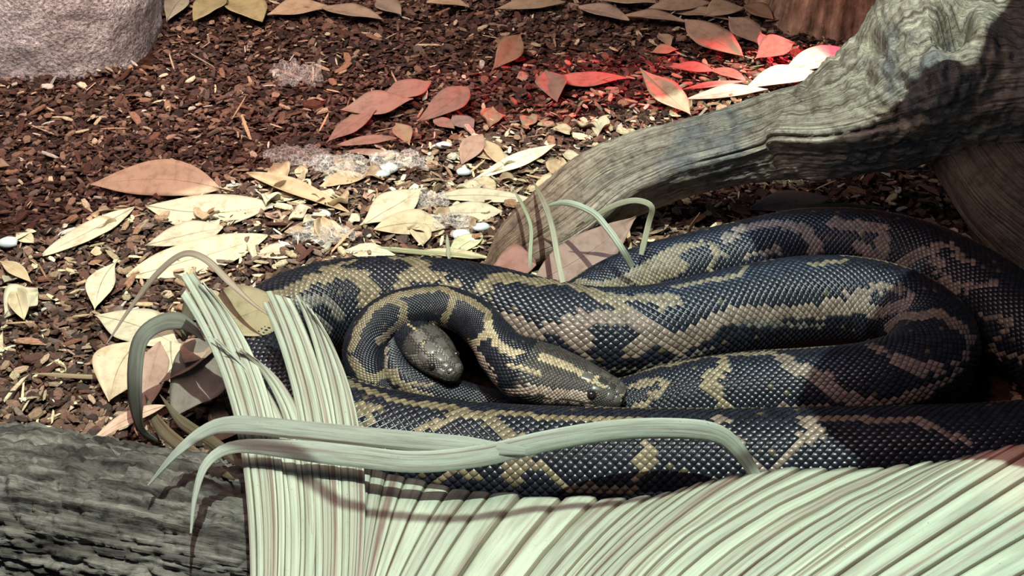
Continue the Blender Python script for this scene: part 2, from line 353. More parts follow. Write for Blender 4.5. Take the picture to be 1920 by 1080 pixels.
# ------------------------------------------------------------------ bark log, lower left
K = kp([(-420, 930, -.01, .125, .115), (-150, 975, -.005, .12, .11), (60, 990, .0, .115, .108), (250, 1020, .0, .112, .104), (430, 1050, -.005, .108, .10), (620, 1085, -.02, .10, .09)])
def log_extra(P, S, TH, C, D):
    Dn = D/np.linalg.norm(D, axis=2)[..., None]
    q = np.stack([S*13+TH*0.8, TH*11-S*5, 0*S], -1); f = np.abs(fbm(q, 5, 81)); f = np.clip(f*3.2, 0, 1)-0.5*np.clip(1-np.abs(fbm(q*np.array([2.2, 1.0, 1])+9, 3, 83))*9, 0, 1)
    return P+Dn*((f-0.7)*0.011+0.005*fbm(P*80, 4, 85))[..., None]
V, F, uv, fc = limb(K, 420, 260, 'log', 0.015, 80, 0, (7, 46), extra=log_extra)
tag(obj('log', mesh('log', V, F, M_LOG, fc, grain=uv)), 'dark furrowed bark log lying at the lower left corner', 'log')

# ------------------------------------------------------------------ python
DARK = np.array([0.010, 0.011, 0.016]); TAN = np.array([0.165, 0.132, 0.082]); PINK = np.array([0.165, 0.125, 0.10]); GREY = np.array([0.075, 0.068, 0.06])
def snake(name, rows, lines, nsc, seed, head_len, bumpk=1.0):
    """rows: (px,py,z,r,wide,high) from tail to snout; nsc scales round the body"""
    K = [list(at(a, b, c))+[r, wd, hg, i] for i, (a, b, c, r, wd, hg) in enumerate(rows)]
    Cf, sf = spline(K, step=0.001)
    # rows of half scales, spacing follows the radius
    rad = np.clip(Cf[:, 3], 0.0045, None); dens = 1/(2*PI*rad/nsc*0.5*1.05); cum = np.concatenate([[0], np.cumsum((dens[1:]+dens[:-1])*0.5*np.diff(sf))])
    nr = int(cum[-1])//2*2; t = np.linspace(0, cum[-1], nr+1); pos = np.interp(t, cum, sf)
    A = np.stack([np.interp(pos, sf, Cf[:, k]) for k in range(7)], 1); C = A[:, :3]; T, R, U = frames(C)
    T0 = T
    m = 2*nsc
    def pt(i, j, h=0.0):
        """surface point at fractional row i, column j (arrays), raised by h"""
        i = np.clip(i, 0, nr); i0 = np.minimum(np.floor(i).astype(int), nr-1); f = (i-i0)[:, None]
        L = lambda Q: Q[i0]*(1-f)+Q[i0+1]*f
        c, r_, u_, a = L(C), L(R), L(U), L(A[:, 3:6]); th = j*2*PI/m
        d = r_*(np.sin(th)*a[:, 1])[:, None]+u_*(np.cos(th)*a[:, 2])[:, None]
        flatk = 1-0.10*np.clip(-np.cos(th), 0, 1)**4      # belly flattened on the ground
        return c+d*(a[:, 0]*flatk)[:, None]+d/np.linalg.norm(d, axis=1)[:, None]*h[:, None], d/np.linalg.norm(d, axis=1)[:, None], c
    I, J = np.meshgrid(np.arange(1, nr), np.arange(m), indexing='ij'); sel = (I+J) % 2 == 0
    ci = I[sel].astype(float); cj = J[sel].astype(float); ns = len(ci)
    # lattice corners (sunk, shared)
    LI, LJ = np.meshgrid(np.arange(0, nr+1), np.arange(m), indexing='ij')
    ccen, nrm, cc = pt(ci, cj, np.zeros(ns))
    rloc = np.interp(ci, np.arange(nr+1), A[:, 3]); hh = 0.016*rloc*bumpk+0.00015
    base, _, _ = pt(LI.ravel().astype(float), LJ.ravel().astype(float), np.zeros(LI.size))
    f = 0.80
    inner = [pt(ci+f, cj, hh*0.30)[0], pt(ci, cj+f, hh*0.75)[0], pt(ci-f*1.12, cj, hh*1.7)[0], pt(ci, cj-f, hh*0.75)[0], pt(ci-0.1, cj, hh*1.55)[0]]
    V = np.vstack([base]+inner); nb = len(base); k = np.arange(ns)
    c0 = ((ci+1)*m+cj % m).astype(int); c1 = (ci*m+(cj+1) % m).astype(int); c2 = ((ci-1)*m+cj % m).astype(int); c3 = (ci*m+(cj-1) % m).astype(int)
    q = [nb+x*ns+k for x in range(5)]
    quads = np.concatenate([np.stack([c0, q[0], q[1], c1], 1), np.stack([c1, q[1], q[2], c2], 1), np.stack([c2, q[2], q[3], c3], 1), np.stack([c3, q[3], q[0], c0], 1)])
    tris = np.concatenate([np.stack([q[0], q[4], q[1]], 1), np.stack([q[1], q[4], q[2]], 1), np.stack([q[2], q[4], q[3]], 1), np.stack([q[3], q[4], q[0]], 1)])
    # end caps
    jj = np.arange(m); V = np.vstack([V, C[0]-T[0]*0.002, C[-1]+T[-1]*0.002]); a = len(V)-2
    cap0 = np.stack([np.full(m, a), jj, (jj+1) % m], 1); cap1 = np.stack([np.full(m, a+1), nr*m+(jj+1) % m, nr*m+jj], 1)
    # ---- skin pattern: light bands drawn through points found on the body itself
    pc = proj(ccen); view = np.array([0, 0, H])-ccen; dist = np.linalg.norm(view, axis=1); vis = (nrm*view).sum(1)/dist
    key = np.interp(ci, np.arange(nr+1), A[:, 6]); pts = []
    for (k0, k1, wpx, kindc, L) in lines:
        L = np.array(L, float); seg = []
        for u in range(len(L)-1):
            n_ = max(2, int(np.linalg.norm(L[u+1]-L[u])/4)); seg += [L[u]+(L[u+1]-L[u])*x for x in np.linspace(0, 1, n_, endpoint=False)]
        seg.append(L[-1]); ok = np.where((key >= k0) & (key <= k1) & (vis > 0.02))[0]
        if not len(ok): continue
        for p in seg:
            d = np.linalg.norm(pc[ok]-p, axis=1); b = ok[np.argmin(d)]
            if d.min() < 25: pts.append((ccen[b], wpx*0.5*dist[b]/FPX, kindc, key[b]))
    kd = kdtree.KDTree(len(pts))
    for x, p in enumerate(pts): kd.insert(Vector(p[0].tolist()), x)
    kd.balance()
    s_c = np.interp(ci, np.arange(nr+1), pos); th = cj*2*PI/m; th = np.where(th > PI, th-2*PI, th)
    # procedural network on the sides the marks do not reach
    q2 = np.stack([s_c*8.5+seed, np.abs(th)*1.5+s_c*0.4, np.zeros(ns)], -1); v = vn(q2, seed); v2 = vn(q2*2.3+3, seed+2)
    net = (np.abs(v+0.25*v2) < 0.17)|((np.abs(th) > 1.5) & (v2 > -0.15))
    rn = RS.rand(ns); col = np.zeros((ns, 3))
    for x in range(ns):
        isn = False; kc = 0
        if vis[x] > 0.10 or key[x] > head_len:
            co, ix, d = kd.find(Vector(ccen[x].tolist()))
            for co, ix, d in kd.find_n(Vector(ccen[x].tolist()), 3):
                if d < pts[ix][1]*(1.0+0.35*(rn[x]-0.5))+0.001*bumpk and abs(pts[ix][3]-key[x]) < 3: isn = True; kc = pts[ix][2]; break
        else: isn = net[x]; kc = 1 if abs(th[x]) > 1.4 else 0
        if isn: c = (TAN*(1.9 if key[x] > head_len-2 else 1), PINK*(1.9 if key[x] > head_len-2 else 1), GREY*1.6)[kc]*(0.65+0.6*rn[x])
        else:
            c = DARK*(0.7+0.9*rn[x])
            if key[x] > head_len: c = GREY*(0.42+0.35*rn[x])
        if not isn and vis[x] > 0.1 and rn[x] > 0.985: c = TAN*0.4
        col[x] = c
    fq = np.concatenate([np.tile(col*0.55, (4, 1)), np.tile(col, (4, 1)), np.tile(DARK, (m, 1)), np.tile(GREY, (m, 1))])
    body = mesh(name, V, [quads[:, ::-1], np.vstack([tris, ])[:, ::-1], cap0[:, ::-1], cap1[:, ::-1]], M_SKIN, fq)
    return body, A, T, R, U
# control rows tail -> head.   (px, py, z, r, wide, high)
ROWS = [
 (1050, 610, .030, .020, 1, 1), (1085, 575, .040, .034, 1, 1), (1150, 545, .046, .043, 1, 1), (1220, 522, .050, .047, 1, 1), (1295, 506, .052, .050, 1, 1), (1385, 488, .054, .053, 1, 1),   # 0-5 back coil
 (1500, 466, .055, .055, 1, 1), (1620, 468, .056, .056, 1, 1), (1730, 495, .058, .057, 1, 1), (1830, 548, .060, .058, 1, 1), (1910, 610, .060, .059, 1, 1), (2010, 690, .060, .060, 1, 1), (2050, 770, .062, .062, 1, 1), (1990, 840, .063, .063, 1, 1),  # 6-13
 (1860, 862, .064, .064, 1, 1), (1700, 868, .064, .064, 1, 1), (1500, 872, .064, .064, 1, 1), (1300, 874, .064, .064, 1, 1), (1100, 872, .064, .064, 1, 1), (900, 862, .064, .064, 1, 1), (740, 838, .064, .063, 1, 1), (610, 798, .063, .062, 1, 1), (520, 735, .062, .061, 1, 1), (487, 670, .062, .061, 1, 1), # 14-23
 (525, 615, .062, .061, 1, 1), (605, 580, .062, .061, 1, 1), (700, 568, .062, .061, 1, 1), (800, 570, .062, .061, 1, 1), (900, 583, .062, .061, 1, 1), (1000, 608, .062, .061, 1, 1), (1100, 626, .062, .061, 1, 1), (1200, 627, .062, .061, 1, 1), (1300, 610, .062, .061, 1, 1), (1400, 586, .062, .061, 1, 1), (1500, 568, .062, .061, 1, 1), (1600, 567, .061, .060, 1, 1),  # 24-35
 (1690, 588, .060, .058, 1, 1), (1748, 635, .059, .057, 1, 1), (1728, 692, .058, .057, 1, 1), (1640, 726, .057, .056, 1, 1), (1520, 738, .056, .055, 1, 1), (1400, 744, .055, .054, 1, 1), (1280, 756, .050, .050, 1, 1), (1180, 772, .042, .042, 1, 1),  # 36-43
 (1060, 785, .034, .033, 1, 1), (930, 790, .030, .029, 1, 1), (800, 775, .034, .028, 1, 1), (720, 735, .050, .028, 1, 1), (688, 690, .075, .0275, 1, 1), (688, 640, .098, .027, 1, 1), (722, 598, .115, .027, 1, 1), (778, 577, .125, .0265, 1, 1), (835, 576, .128, .026, 1, 1), (885, 596, .127, .026, 1, 1), (920, 632, .124, .0265, 1.0, 1), # 44-54
 (948, 668, .118, .029, 1.1, 1.0), (985, 693, .110, .034, 1.22, .98), (1030, 707, .104, .0345, 1.28, .93), (1075, 718, .101, .030, 1.22, .90), (1112, 730, .099, .0265, 1.12, .86), (1140, 739, .096, .0235, 1.05, .84), (1157, 745, .094, .0200, 1.0, .86), (1167, 749, .092, .0140, 1, .95), (1170, 750.5, .0915, .006, 1, 1), # 55-63
]
S2r, S4r, S1r, S3r, NK = (0, 11), (12, 23.5), (23, 37), (35, 43.5), (46, 63)
def ln(rg, w, pts, c=0): return (rg[0], rg[1], w, c, pts)
LINES = [
 # far coil
 ln(S2r, 14, [(1081, 527), (1134, 540)]), ln(S2r, 22, [(1143, 540), (1188, 518), (1219, 500), (1250, 482), (1277, 464)]), ln(S2r, 22, [(1205, 531), (1250, 509), (1275, 498)]), ln(S2r, 10, [(1330, 509), (1343, 478), (1330, 456)]), ln(S2r, 12, [(1277, 464), (1330, 456), (1365, 480)]),
 ln(S2r, 16, [(1359, 447), (1402, 423), (1455, 419), (1503, 428), (1537, 462), (1522, 471)], 1), ln(S2r, 14, [(1402, 476), (1455, 471)], 1), ln(S2r, 18, [(1561, 419), (1657, 428), (1652, 486), (1609, 462)], 1), ln(S2r, 14, [(1686, 496), (1729, 471), (1782, 462), (1821, 496)], 1), ln(S2r, 14, [(1753, 486), (1782, 544), (1869, 529)], 1), ln(S2r, 14, [(1840, 592), (1898, 601), (1854, 659), (1917, 669)], 1),
 # big back coil
 ln(S1r, 22, [(532, 551), (579, 525), (638, 512), (677, 517), (698, 551), (681, 568)]), ln(S1r, 10, [(600, 505), (664, 491)]), ln(S1r, 22, [(775, 483), (796, 508), (762, 521), (753, 542)]), ln(S1r, 18, [(762, 521), (826, 521), (851, 538)]), ln(S1r, 9, [(732, 484), (783, 487)]),
 ln(S1r, 20, [(590, 600), (610, 620), (600, 650)], 2), ln(S1r, 16, [(545, 570), (600, 560), (640, 590)], 2),
 ln(S1r, 22, [(899, 540), (939, 518), (997, 527), (1063, 531), (1117, 549), (1157, 567), (1170, 580)]), ln(S1r, 20, [(952, 598), (997, 624), (1037, 616), (1099, 593), (1152, 593)], 1), ln(S1r, 20, [(1037, 616), (1081, 642), (1099, 669)], 1), ln(S1r, 26, [(1085, 622), (1105, 640)], 1),
 ln(S1r, 26, [(1161, 589), (1197, 602), (1232, 629), (1188, 660)], 1), ln(S1r, 20, [(1161, 562), (1214, 562), (1263, 562), (1250, 575)]), ln(S1r, 24, [(1232, 633), (1277, 642), (1321, 624), (1339, 598), (1406, 587), (1441, 593)], 1), ln(S1r, 18, [(1277, 642), (1272, 664)], 1),
 ln(S1r, 22, [(1320, 611), (1387, 587), (1464, 587), (1537, 582), (1590, 573), (1628, 582)], 1), ln(S1r, 12, [(1390, 606), (1540, 612)], 2), ln(S1r, 14, [(1263, 540), (1334, 524), (1378, 520), (1411, 496)]), ln(S1r, 11, [(1520, 496), (1590, 488)]), ln(S1r, 14, [(1590, 558), (1667, 534), (1705, 549), (1696, 573), (1638, 587)], 1),
 ln(S1r, 14, [(1110, 690), (1180, 694), (1250, 684), (1330, 655)], 2),
 # middle coil
 ln(S3r, 10, [(1126, 713), (1250, 687), (1330, 667), (1450, 662)]), ln(S3r, 13, [(1188, 722), (1237, 709), (1254, 722), (1197, 767)]), ln(S3r, 17, [(1352, 673), (1357, 691), (1321, 713), (1352, 740), (1361, 767)]),
 ln(S3r, 20, [(1460, 669), (1498, 693), (1546, 712), (1580, 746), (1609, 755), (1667, 755), (1734, 736), (1782, 712), (1806, 669), (1821, 635), (1782, 597), (1753, 587), (1686, 597), (1667, 616)], 1), ln(S3r, 20, [(1628, 645), (1676, 669), (1734, 693), (1763, 693)], 1), ln(S3r, 10, [(1464, 763), (1609, 765)], 1),
 # front coil
 ln(S4r, 20, [(673, 772), (698, 755), (690, 789)]), ln(S4r, 16, [(792, 806), (834, 789), (851, 776), (877, 778), (920, 783), (975, 823)]), ln(S4r, 8, [(600, 690), (660, 720), (740, 752), (850, 764), (903, 780), (930, 773), (983, 778), (1050, 787), (1139, 786), (1219, 791)]), ln(S4r, 14, [(908, 784), (934, 811), (979, 824)]),
 ln(S4r, 26, [(948, 856), (997, 856), (957, 891)]), ln(S4r, 16, [(997, 864), (1038, 888), (1062, 917), (1134, 922), (1192, 917)]), ln(S4r, 24, [(1223, 842), (1205, 864), (1197, 891)]), ln(S4r, 20, [(1355, 790), (1345, 807), (1370, 825), (1417, 864), (1431, 893)], 1),
 ln(S4r, 16, [(1484, 850), (1455, 874), (1440, 898)], 1), ln(S4r, 20, [(1503, 790), (1541, 817), (1498, 831)], 1), ln(S4r, 16, [(1498, 785), (1718, 788), (1747, 802), (1814, 826)], 1), ln(S4r, 16, [(820, 900), (860, 880), (900, 895)]), ln(S4r, 14, [(600, 780), (640, 800), (650, 850)]),
 # neck ring and head
 ln(NK, 12, [(656, 655), (673, 616), (699, 577), (736, 556), (789, 545), (832, 541), (849, 551), (885, 565), (914, 585), (916, 616), (933, 645), (957, 660)]), ln(NK, 12, [(736, 563), (757, 573), (757, 592), (750, 604)]),
 ln(NK, 11, [(711, 640), (736, 619), (755, 603), (777, 609), (813, 607), (837, 612), (861, 633), (875, 660), (909, 689), (928, 713), (933, 737)], 1), ln(NK, 12, [(851, 556), (844, 580), (832, 602)]), ln(NK, 12, [(882, 650), (909, 628), (919, 626)]), ln(NK, 12, [(661, 674), (680, 703), (702, 710), (728, 698)]),
 ln(NK, 10, [(875, 725), (909, 739), (938, 747), (957, 739)], 1), ln(NK, 9, [(907, 629), (927, 629), (941, 657), (962, 668), (982, 663)]), ln(NK, 12, [(1017, 668), (1047, 680), (1074, 692), (1108, 708), (1131, 720)]), ln(NK, 7, [(956, 684), (986, 692), (1013, 702)]),
 ln(NK, 12, [(880, 641), (911, 682), (929, 712), (927, 735)], 1), ln(NK, 14, [(948, 741), (974, 729), (1003, 731), (1043, 739), (1084, 741), (1104, 746)], 1), ln(NK, 6, [(1166, 742), (1163, 760)]),
]
py_me, A, T, R, U = snake('python', ROWS, LINES, 40, 5, 56)
snk = obj('python', py_me)
tag(snk, 'large dark brown and tan patterned python coiled under the driftwood, head resting at centre', 'snake')
def head_parts(o, A, T, R, U, keys, eye_key, nost_key, eye_r, plates, big=True):
    eye = flat('dark_eye_gloss', (0.012, 0.010, 0.010), 0.08, 0.8)
    def ball(name, key_, side, up, r, m, squash=1.0, inset=0.95):
        i = int(np.argmin(np.abs(A[:, 6]-key_))); th = side*up
        d = R[i]*math.sin(th)*A[i, 4]+U[i]*math.cos(th)*A[i, 5]; c = A[i, :3]+d*A[i, 3]*inset-d/np.linalg.norm(d)*0.0
        n, k = 14, 9; V = [[0, 0, 1]]+[[math.sin(PI*a/k)*math.cos(2*PI*b/n), math.sin(PI*a/k)*math.sin(2*PI*b/n), math.cos(PI*a/k)] for a in range(1, k) for b in range(n)]+[[0, 0, -1]]
        V = np.array(V)*r; F4 = np.array([[1+a*n+b, 1+(a+1)*n+b, 1+(a+1)*n+(b+1) % n, 1+a*n+(b+1) % n] for a in range(k-2) for b in range(n)])
        F3 = np.array([[0, 1+b, 1+(b+1) % n] for b in range(n)]+[[len(V)-1, 1+(k-2)*n+(b+1) % n, 1+(k-2)*n+b] for b in range(n)])
        V = V*np.array([1, 1, squash]); return obj(name, mesh(name, V+c, [F4, F3], m), o)
    for s in (-1, 1):
        ball('eye', eye_key, s, 1.05, eye_r, eye)
        ball('nostril', nost_key, s, 0.75, eye_r*0.42, eye, inset=0.93)
    # enlarged shields: lips on both sides, paired plates on top of the snout
    def patch(name, k0, k1, t0, t1, h, col):
        n = 7; kk, tt = np.meshgrid(np.linspace(k0, k1, n), np.linspace(t0, t1, n), indexing='ij'); u, v = np.meshgrid(np.linspace(-1, 1, n), np.linspace(-1, 1, n), indexing='ij')
        g = lambda q: np.interp(kk.ravel(), A[:, 6], q)
        c = np.stack([g(A[:, x]) for x in range(3)], 1); r_ = np.stack([g(R[:, x]) for x in range(3)], 1); u_ = np.stack([g(U[:, x]) for x in range(3)], 1)
        d = r_*(np.sin(tt.ravel())*g(A[:, 4]))[:, None]+u_*(np.cos(tt.ravel())*g(A[:, 5]))[:, None]; dn = d/np.linalg.norm(d, axis=1)[:, None]
        V = c+d*g(A[:, 3])[:, None]+dn*(h*((1-u**4)*(1-v**4)).ravel()**0.6-0.0003)[:, None]
        F = grid(n, n)[:, ::-1]; return obj(name, mesh(name, V, F, M_SKIN, np.tile(np.array(col), (len(F), 1))), o)
    kl = np.linspace(keys[0], keys[1]+.35, 10)
    for s in (-1, 1):
        for x in range(9):
            patch('lip_scale', kl[x], kl[x+1], *sorted((s*1.50, s*1.84)), 0.0011, PINK*(2.1-0.13*x) if big else GREY*0.7)
            patch('lip_scale', kl[x], kl[x+1], *sorted((s*1.88, s*2.2)), 0.0010, GREY*0.45)
        for (a_, b_, t0, t1) in plates: patch('head_shield', a_, b_, *sorted((s*t0, s*t1)), 0.0013, GREY*RS.uniform(.35, 1.1 if big else 1.6))
    # mouth line on both sides
    for s in (-1, 1):
        P = []
        for key_ in np.linspace(keys[0], keys[1], 40):
            i = int(np.argmin(np.abs(A[:, 6]-key_))); th = s*1.85
            d = R[i]*math.sin(th)*A[i, 4]+U[i]*math.cos(th)*A[i, 5]; P.append(A[i, :3]+d*A[i, 3]*1.0)
        P = np.array(P); V = np.concatenate([P+np.array([0, 0, 0.0009]), P-np.array([0, 0, 0.0009]), P+np.array([0, -0.0012, 0])]); n = len(P); j = np.arange(n-1)
        F = np.concatenate([np.stack([j, j+1, 2*n+j+1, 2*n+j], 1), np.stack([2*n+j, 2*n+j+1, n+j+1, n+j], 1)])
        obj('mouth_line', mesh('mouth_line', V, F, eye), o)
head_parts(snk, A, T, R, U, (57, 62.3), 59.2, 61.4, 0.0058, [(58.4, 59.1, .02, .5), (59.1, 59.9, .02, .45), (59.0, 59.7, .5, .85), (59.9, 60.7, .02, .55), (60.7, 61.4, .02, .6), (60.0, 60.8, .6, 1.15), (60.8, 61.5, .65, 1.3), (61.4, 62.2, .02, .8), (61.6, 62.3, .85, 1.45)])

# smaller python whose head lies inside the neck ring
ROWS2 = [(1010, 770, .030, .018, 1, 1), (930, 765, .040, .022, 1, 1), (850, 748, .052, .024, 1, 1), (785, 728, .062, .025, 1, 1), (744, 698, .070, .025, 1, 1), (738, 658, .080, .0245, 1, 1), (762, 632, .092, .024, 1.05, 1), (788, 640, .100, .0245, 1.15, 1),
         (808, 659, .100, .0235, 1.25, .86), (826, 678, .097, .0205, 1.2, .82), (842, 693, .094, .0165, 1.1, .82), (853, 703, .092, .0130, 1.05, .85), (859, 708, .0905, .006, 1, 1)]
A2 = (0, 12)
LINES2 = [ln(A2, 12, [(711, 698), (736, 703), (752, 725), (777, 737), (813, 749)]), ln(A2, 8, [(723, 655), (724, 690)], 1), ln(A2, 9, [(715, 640), (736, 619), (752, 608)]), ln(A2, 6, [(765, 608), (778, 616), (793, 645), (805, 660)]), ln(A2, 9, [(764, 662), (780, 672), (789, 690)], 2), ln(A2, 10, [(800, 650), (822, 655), (838, 672)], 2), ln(A2, 6, [(769, 720), (808, 722)])]
p2_me, B, T2, R2, U2 = snake('python', ROWS2, LINES2, 30, 9, 7.2, 1.2)
snk2 = obj('python', p2_me)
tag(snk2, 'smaller dark python head lying inside the looped neck of the big python', 'snake')
head_parts(snk2, B, T2, R2, U2, (8, 11.6), 9.4, 10.9, 0.0048, [(7.2, 8.0, .02, .7), (7.3, 8.1, .75, 1.4), (8.0, 8.9, .02, .6), (8.2, 9.0, .65, 1.2), (8.9, 9.7, .02, .55), (9.7, 10.4, .02, .7), (9.8, 10.5, .75, 1.4), (10.4, 11.1, .02, .9), (11.1, 11.6, .02, 1.3)], False)

# ------------------------------------------------------------------ ribbons and leaves
def ribbon(rows, width, n=50, fold=0.06, tcol=(1, 1, 1), twist=(0, 0), taper=(0.15, 0.05), name='blade', matl=None, thick=0.0007, up=(0, -0.75, 0.66), vs=1.0):
    """rows (px,py,z); a long thin blade"""
    K = [list(at(a, b, c)) for (a, b, c) in rows]; C, s = spline(K, n=n); T, R, U = frames(C, up)
    t = np.linspace(0, 1, n); wd = width*np.minimum(1, np.minimum(taper[0]+t*3.2, taper[1]+(1-t)*4)); ang = np.radians(twist[0]+(twist[1]-twist[0])*t)
    S = R*np.cos(ang)[:, None]+U*np.sin(ang)[:, None]; Nn = np.cross(T, S); m = 5; ux = np.linspace(-1, 1, m)
    P = C[:, None, :]+S[:, None, :]*(ux[None, :, None]*wd[:, None, None]*0.5)+Nn[:, None, :]*((np.abs(ux)-0.5)[None, :, None]*fold*wd[:, None, None])
    V = P.reshape(-1, 3); uv = np.stack([np.tile((ux+1)/2*0.7, (n, 1)), np.tile((s*vs*6)[:, None], (1, m))], -1).reshape(-1, 2)+RS.rand(2)*5
    F = grid(n, m); V2 = V-np.repeat(Nn, m, 0)*thick; nv = len(V)
    e1 = np.arange(n-1)*m; e2 = e1+m-1
    F = [F, F[:, ::-1]+nv, np.stack([e1, e1+m, e1+m+nv, e1+nv], 1), np.stack([e2+m, e2, e2+nv, e2+m+nv], 1)]
    nf = sum(len(f) for f in F); return mesh(name, np.vstack([V, V2]), F, matl or M_PALM, np.tile(np.array(tcol, float), (nf, 1)), np.vstack([uv, uv]), smooth=[True, True, False, False])
CREAM = (0.54, 0.46, 0.30); PALE = (0.56, 0.51, 0.37); BUFF = (0.50, 0.38, 0.24); BROWN = (0.30, 0.19, 0.12); ROSE = (0.40, 0.26, 0.20); OLIVE = (0.42, 0.38, 0.20)
def leaf(p0, p1, w, color, label=None, z0=0.008, z1=0.008, lift=0.012, roll=0.0, curl=0.25, side=0.0, peak=0.45, group=None, stalk=0.0, wav=0.12, name='leaf', midrib=True, parent_world=True):
    """leaf blade from the foot p0 to the tip p1 (pixels, with heights z0, z1), w metres broad, rolled about its length"""
    a = at(*p0, z0); b = at(*p1, z1); L = np.linalg.norm(b-a); T = (b-a)/L; up = np.array([0, 0, 1.0]); S = np.cross(T, up); S /= np.linalg.norm(S); Nn = np.cross(S, T)
    r = math.radians((abs(roll)*0.8+3)*(1 if S[1] > 0 else -1)); w = w*(0.86+0.22*abs(T[0])); lift = lift*0.5; curl = curl*0.55; S, Nn = S*math.cos(r)+Nn*math.sin(r), Nn*math.cos(r)-S*math.sin(r)
    n, m = 22, 9; t = np.linspace(0, 1, n); ux = np.linspace(-1, 1, m)
    ex = RS.uniform(.8, 1.35); w = w*(0.9+0.12*ex); pe = math.log(0.5)/math.log(peak); wt = np.sin(PI*t**pe)**ex; 
    if stalk: wt = np.where(t < stalk, 0.0, np.sin(PI*((t-stalk)/(1-stalk)).clip(0, 1)**pe)**ex)
    wt = np.maximum(wt, 0.03)
    sd = RS.rand()*50; c = a[None]+T[None]*(t*L)[:, None]+S[None]*(side*L*np.sin(PI*t))[:, None]+np.array([0, 0, 1.0])[None]*(lift*np.sin(PI*t))[:, None]
    TT, UU = np.meshgrid(t, ux, indexing='ij'); jag = 1+0.06*vn(np.stack([TT*6+sd, np.sign(UU)*3, 0*TT], -1), 3)
    off = UU*wt[:, None]*w*0.5*jag; hgt = curl*w*0.5*(np.abs(UU)**1.5)*wt[:, None]+wav*w*0.5*vn(np.stack([TT*3+sd, UU*1.4, 0*TT], -1), 5)*(0.3+np.abs(UU))
    P = c[:, None, :]+S*off[..., None]+Nn*hgt[..., None]; V = P.reshape(-1, 3); uv = np.stack([(UU+1)/2, TT], -1).reshape(-1, 2); nv = len(V)
    F = grid(n, m); e1 = np.arange(n-1)*m; e2 = e1+m-1; V2 = V-Nn*0.0006
    F = [F, F[:, ::-1]+nv, np.stack([e1, e1+m, e1+m+nv, e1+nv], 1), np.stack([e2+m, e2, e2+nv, e2+m+nv], 1)]
    nf = sum(len(f) for f in F); cc = np.array(color)*(0.92+0.16*RS.rand())
    me = mesh(name, np.vstack([V, V2]), F, M_LEAF, np.tile(cc, (nf, 1)), np.vstack([uv, uv]), smooth=[True, True, False, False]); o = obj(name, me); base = rebase(o)
    # keep the lowest point at the mulch, never deep in it
    lab = label or 'small dry leaf scrap lying on the bark mulch'
    tag(o, lab, 'leaf', group)
    if midrib and label:
        q = P[:, m//2, :]; rr = 0.0009*(1.15-t); V = []
        for (u_, v_) in ((-1, 0.2), (0, 1.0), (1, 0.2), (0, -1.5)): V.append(q+S*(u_*rr)[:, None]+Nn*(v_*rr)[:, None])
        V = np.stack(V, 1).reshape(-1, 3)-base
        obj('midrib', mesh('midrib', V, [grid(n, 4, True)], M_LEAF, np.tile(np.minimum(cc*1.15, 0.8) if sum(color) < 1.2 else cc*0.62, (len(grid(n, 4, True)), 1)), np.zeros((len(V), 2))), o)
    return o

# ---- left and middle litter
G1 = 'dry leaves on the mulch at left'; G2 = 'dry leaves in the red light'; G3 = 'dry leaves along the far edge'; G4 = 'dry leaves beside the driftwood'; G5 = 'dry leaves behind the python'
leaf((438, 358), (170, 347), .062, (0.52, 0.36, 0.24), 'broad pinkish brown leaf with pointed ends lying on the dark mulch at left', .014, .012, .018, -35, .2, .03, .42, G1, .10)
leaf((252, 388), (80, 478), .040, PALE, 'long pale narrow leaf below the broad pinkish brown leaf', .010, .010, .006, -10, .15, -.03, .5, G1)
leaf((272, 385), (518, 382), .068, PALE, 'broad cream leaf with dark midrib just below the pinkish brown leaf', .012, .018, .006, 18, .1, .10, .5, G1)
leaf((272, 460), (418, 428), .052, PALE, 'small pale leaf overlapping the two largest cream leaves', .022, .020, .004, 10, .1, 0, .55, G1)
leaf((240, 518), (502, 440), .066, (0.62, 0.56, 0.38), 'long cream leaf behind the arching palm strip', .010, .016, .006, 12, .12, .04, .5, G1)
leaf((222, 488), (178, 580), .042, PALE, 'short pale leaf standing beside the long cream leaf', .018, .008, .010, -12, .35, .05, .6, G1)
leaf((8, 590), (72, 552), .050, PALE, 'crumpled pale leaf at the left edge', .010, .010, .012, 10, .6, 0, .5, G1, 0, .5)
leaf((30, 545), (45, 600), .030, CREAM, 'small folded leaf on the crumpled one at the left edge', .022, .012, .010, 0, .7, 0, .5, G1, 0, .4)
leaf((178, 592), (340, 652), .060, PALE, 'large cream leaf behind the drooping dark palm strip', .010, .016, .008, 5, .1, -.03, .5, G1)
leaf((262, 640), (205, 752), .075, (0.62, 0.50, 0.34), 'round cream and brown leaf under the drooping dark palm strip', .045, .010, .016, -15, .3, .05, .5, G1)
leaf((320, 640), (330, 720), .060, PALE, 'pale leaf seen through the loop of the dark palm strip', .035, .020, .010, 0, .1, .02, .5, G1)
leaf((0, 490), (60, 530), .020, BUFF, 'curled brown strip of bark leaf at the far left edge', .010, .010, .006, 10, .6, 0, .5, G1)
leaf((30, 437), (64, 455), .022, CREAM, 'tiny square cream leaf scrap at left', .010, .010, .002, 0, .1, 0, .5, G1)
leaf((462, 325), (655, 398), .032, BUFF, 'rolled tan leaf lying above the cream leaves', .014, .012, .008, 10, 1.2, .02, .5, G5)
leaf((675, 425), (792, 352), .060, PALE, 'wide pale leaf tilted up behind the big coil', .012, .030, .010, 8, .2, .05, .5, G5)
leaf((700, 432), (835, 428), .048, CREAM, 'cream leaf lying below the tilted pale leaf', .014, .012, .010, 20, .3, -.06, .5, G5)
leaf((572, 420), (655, 446), .034, CREAM, 'short cream leaf left of the tilted pale leaf', .010, .010, .004, 10, .2, 0, .5, G5)
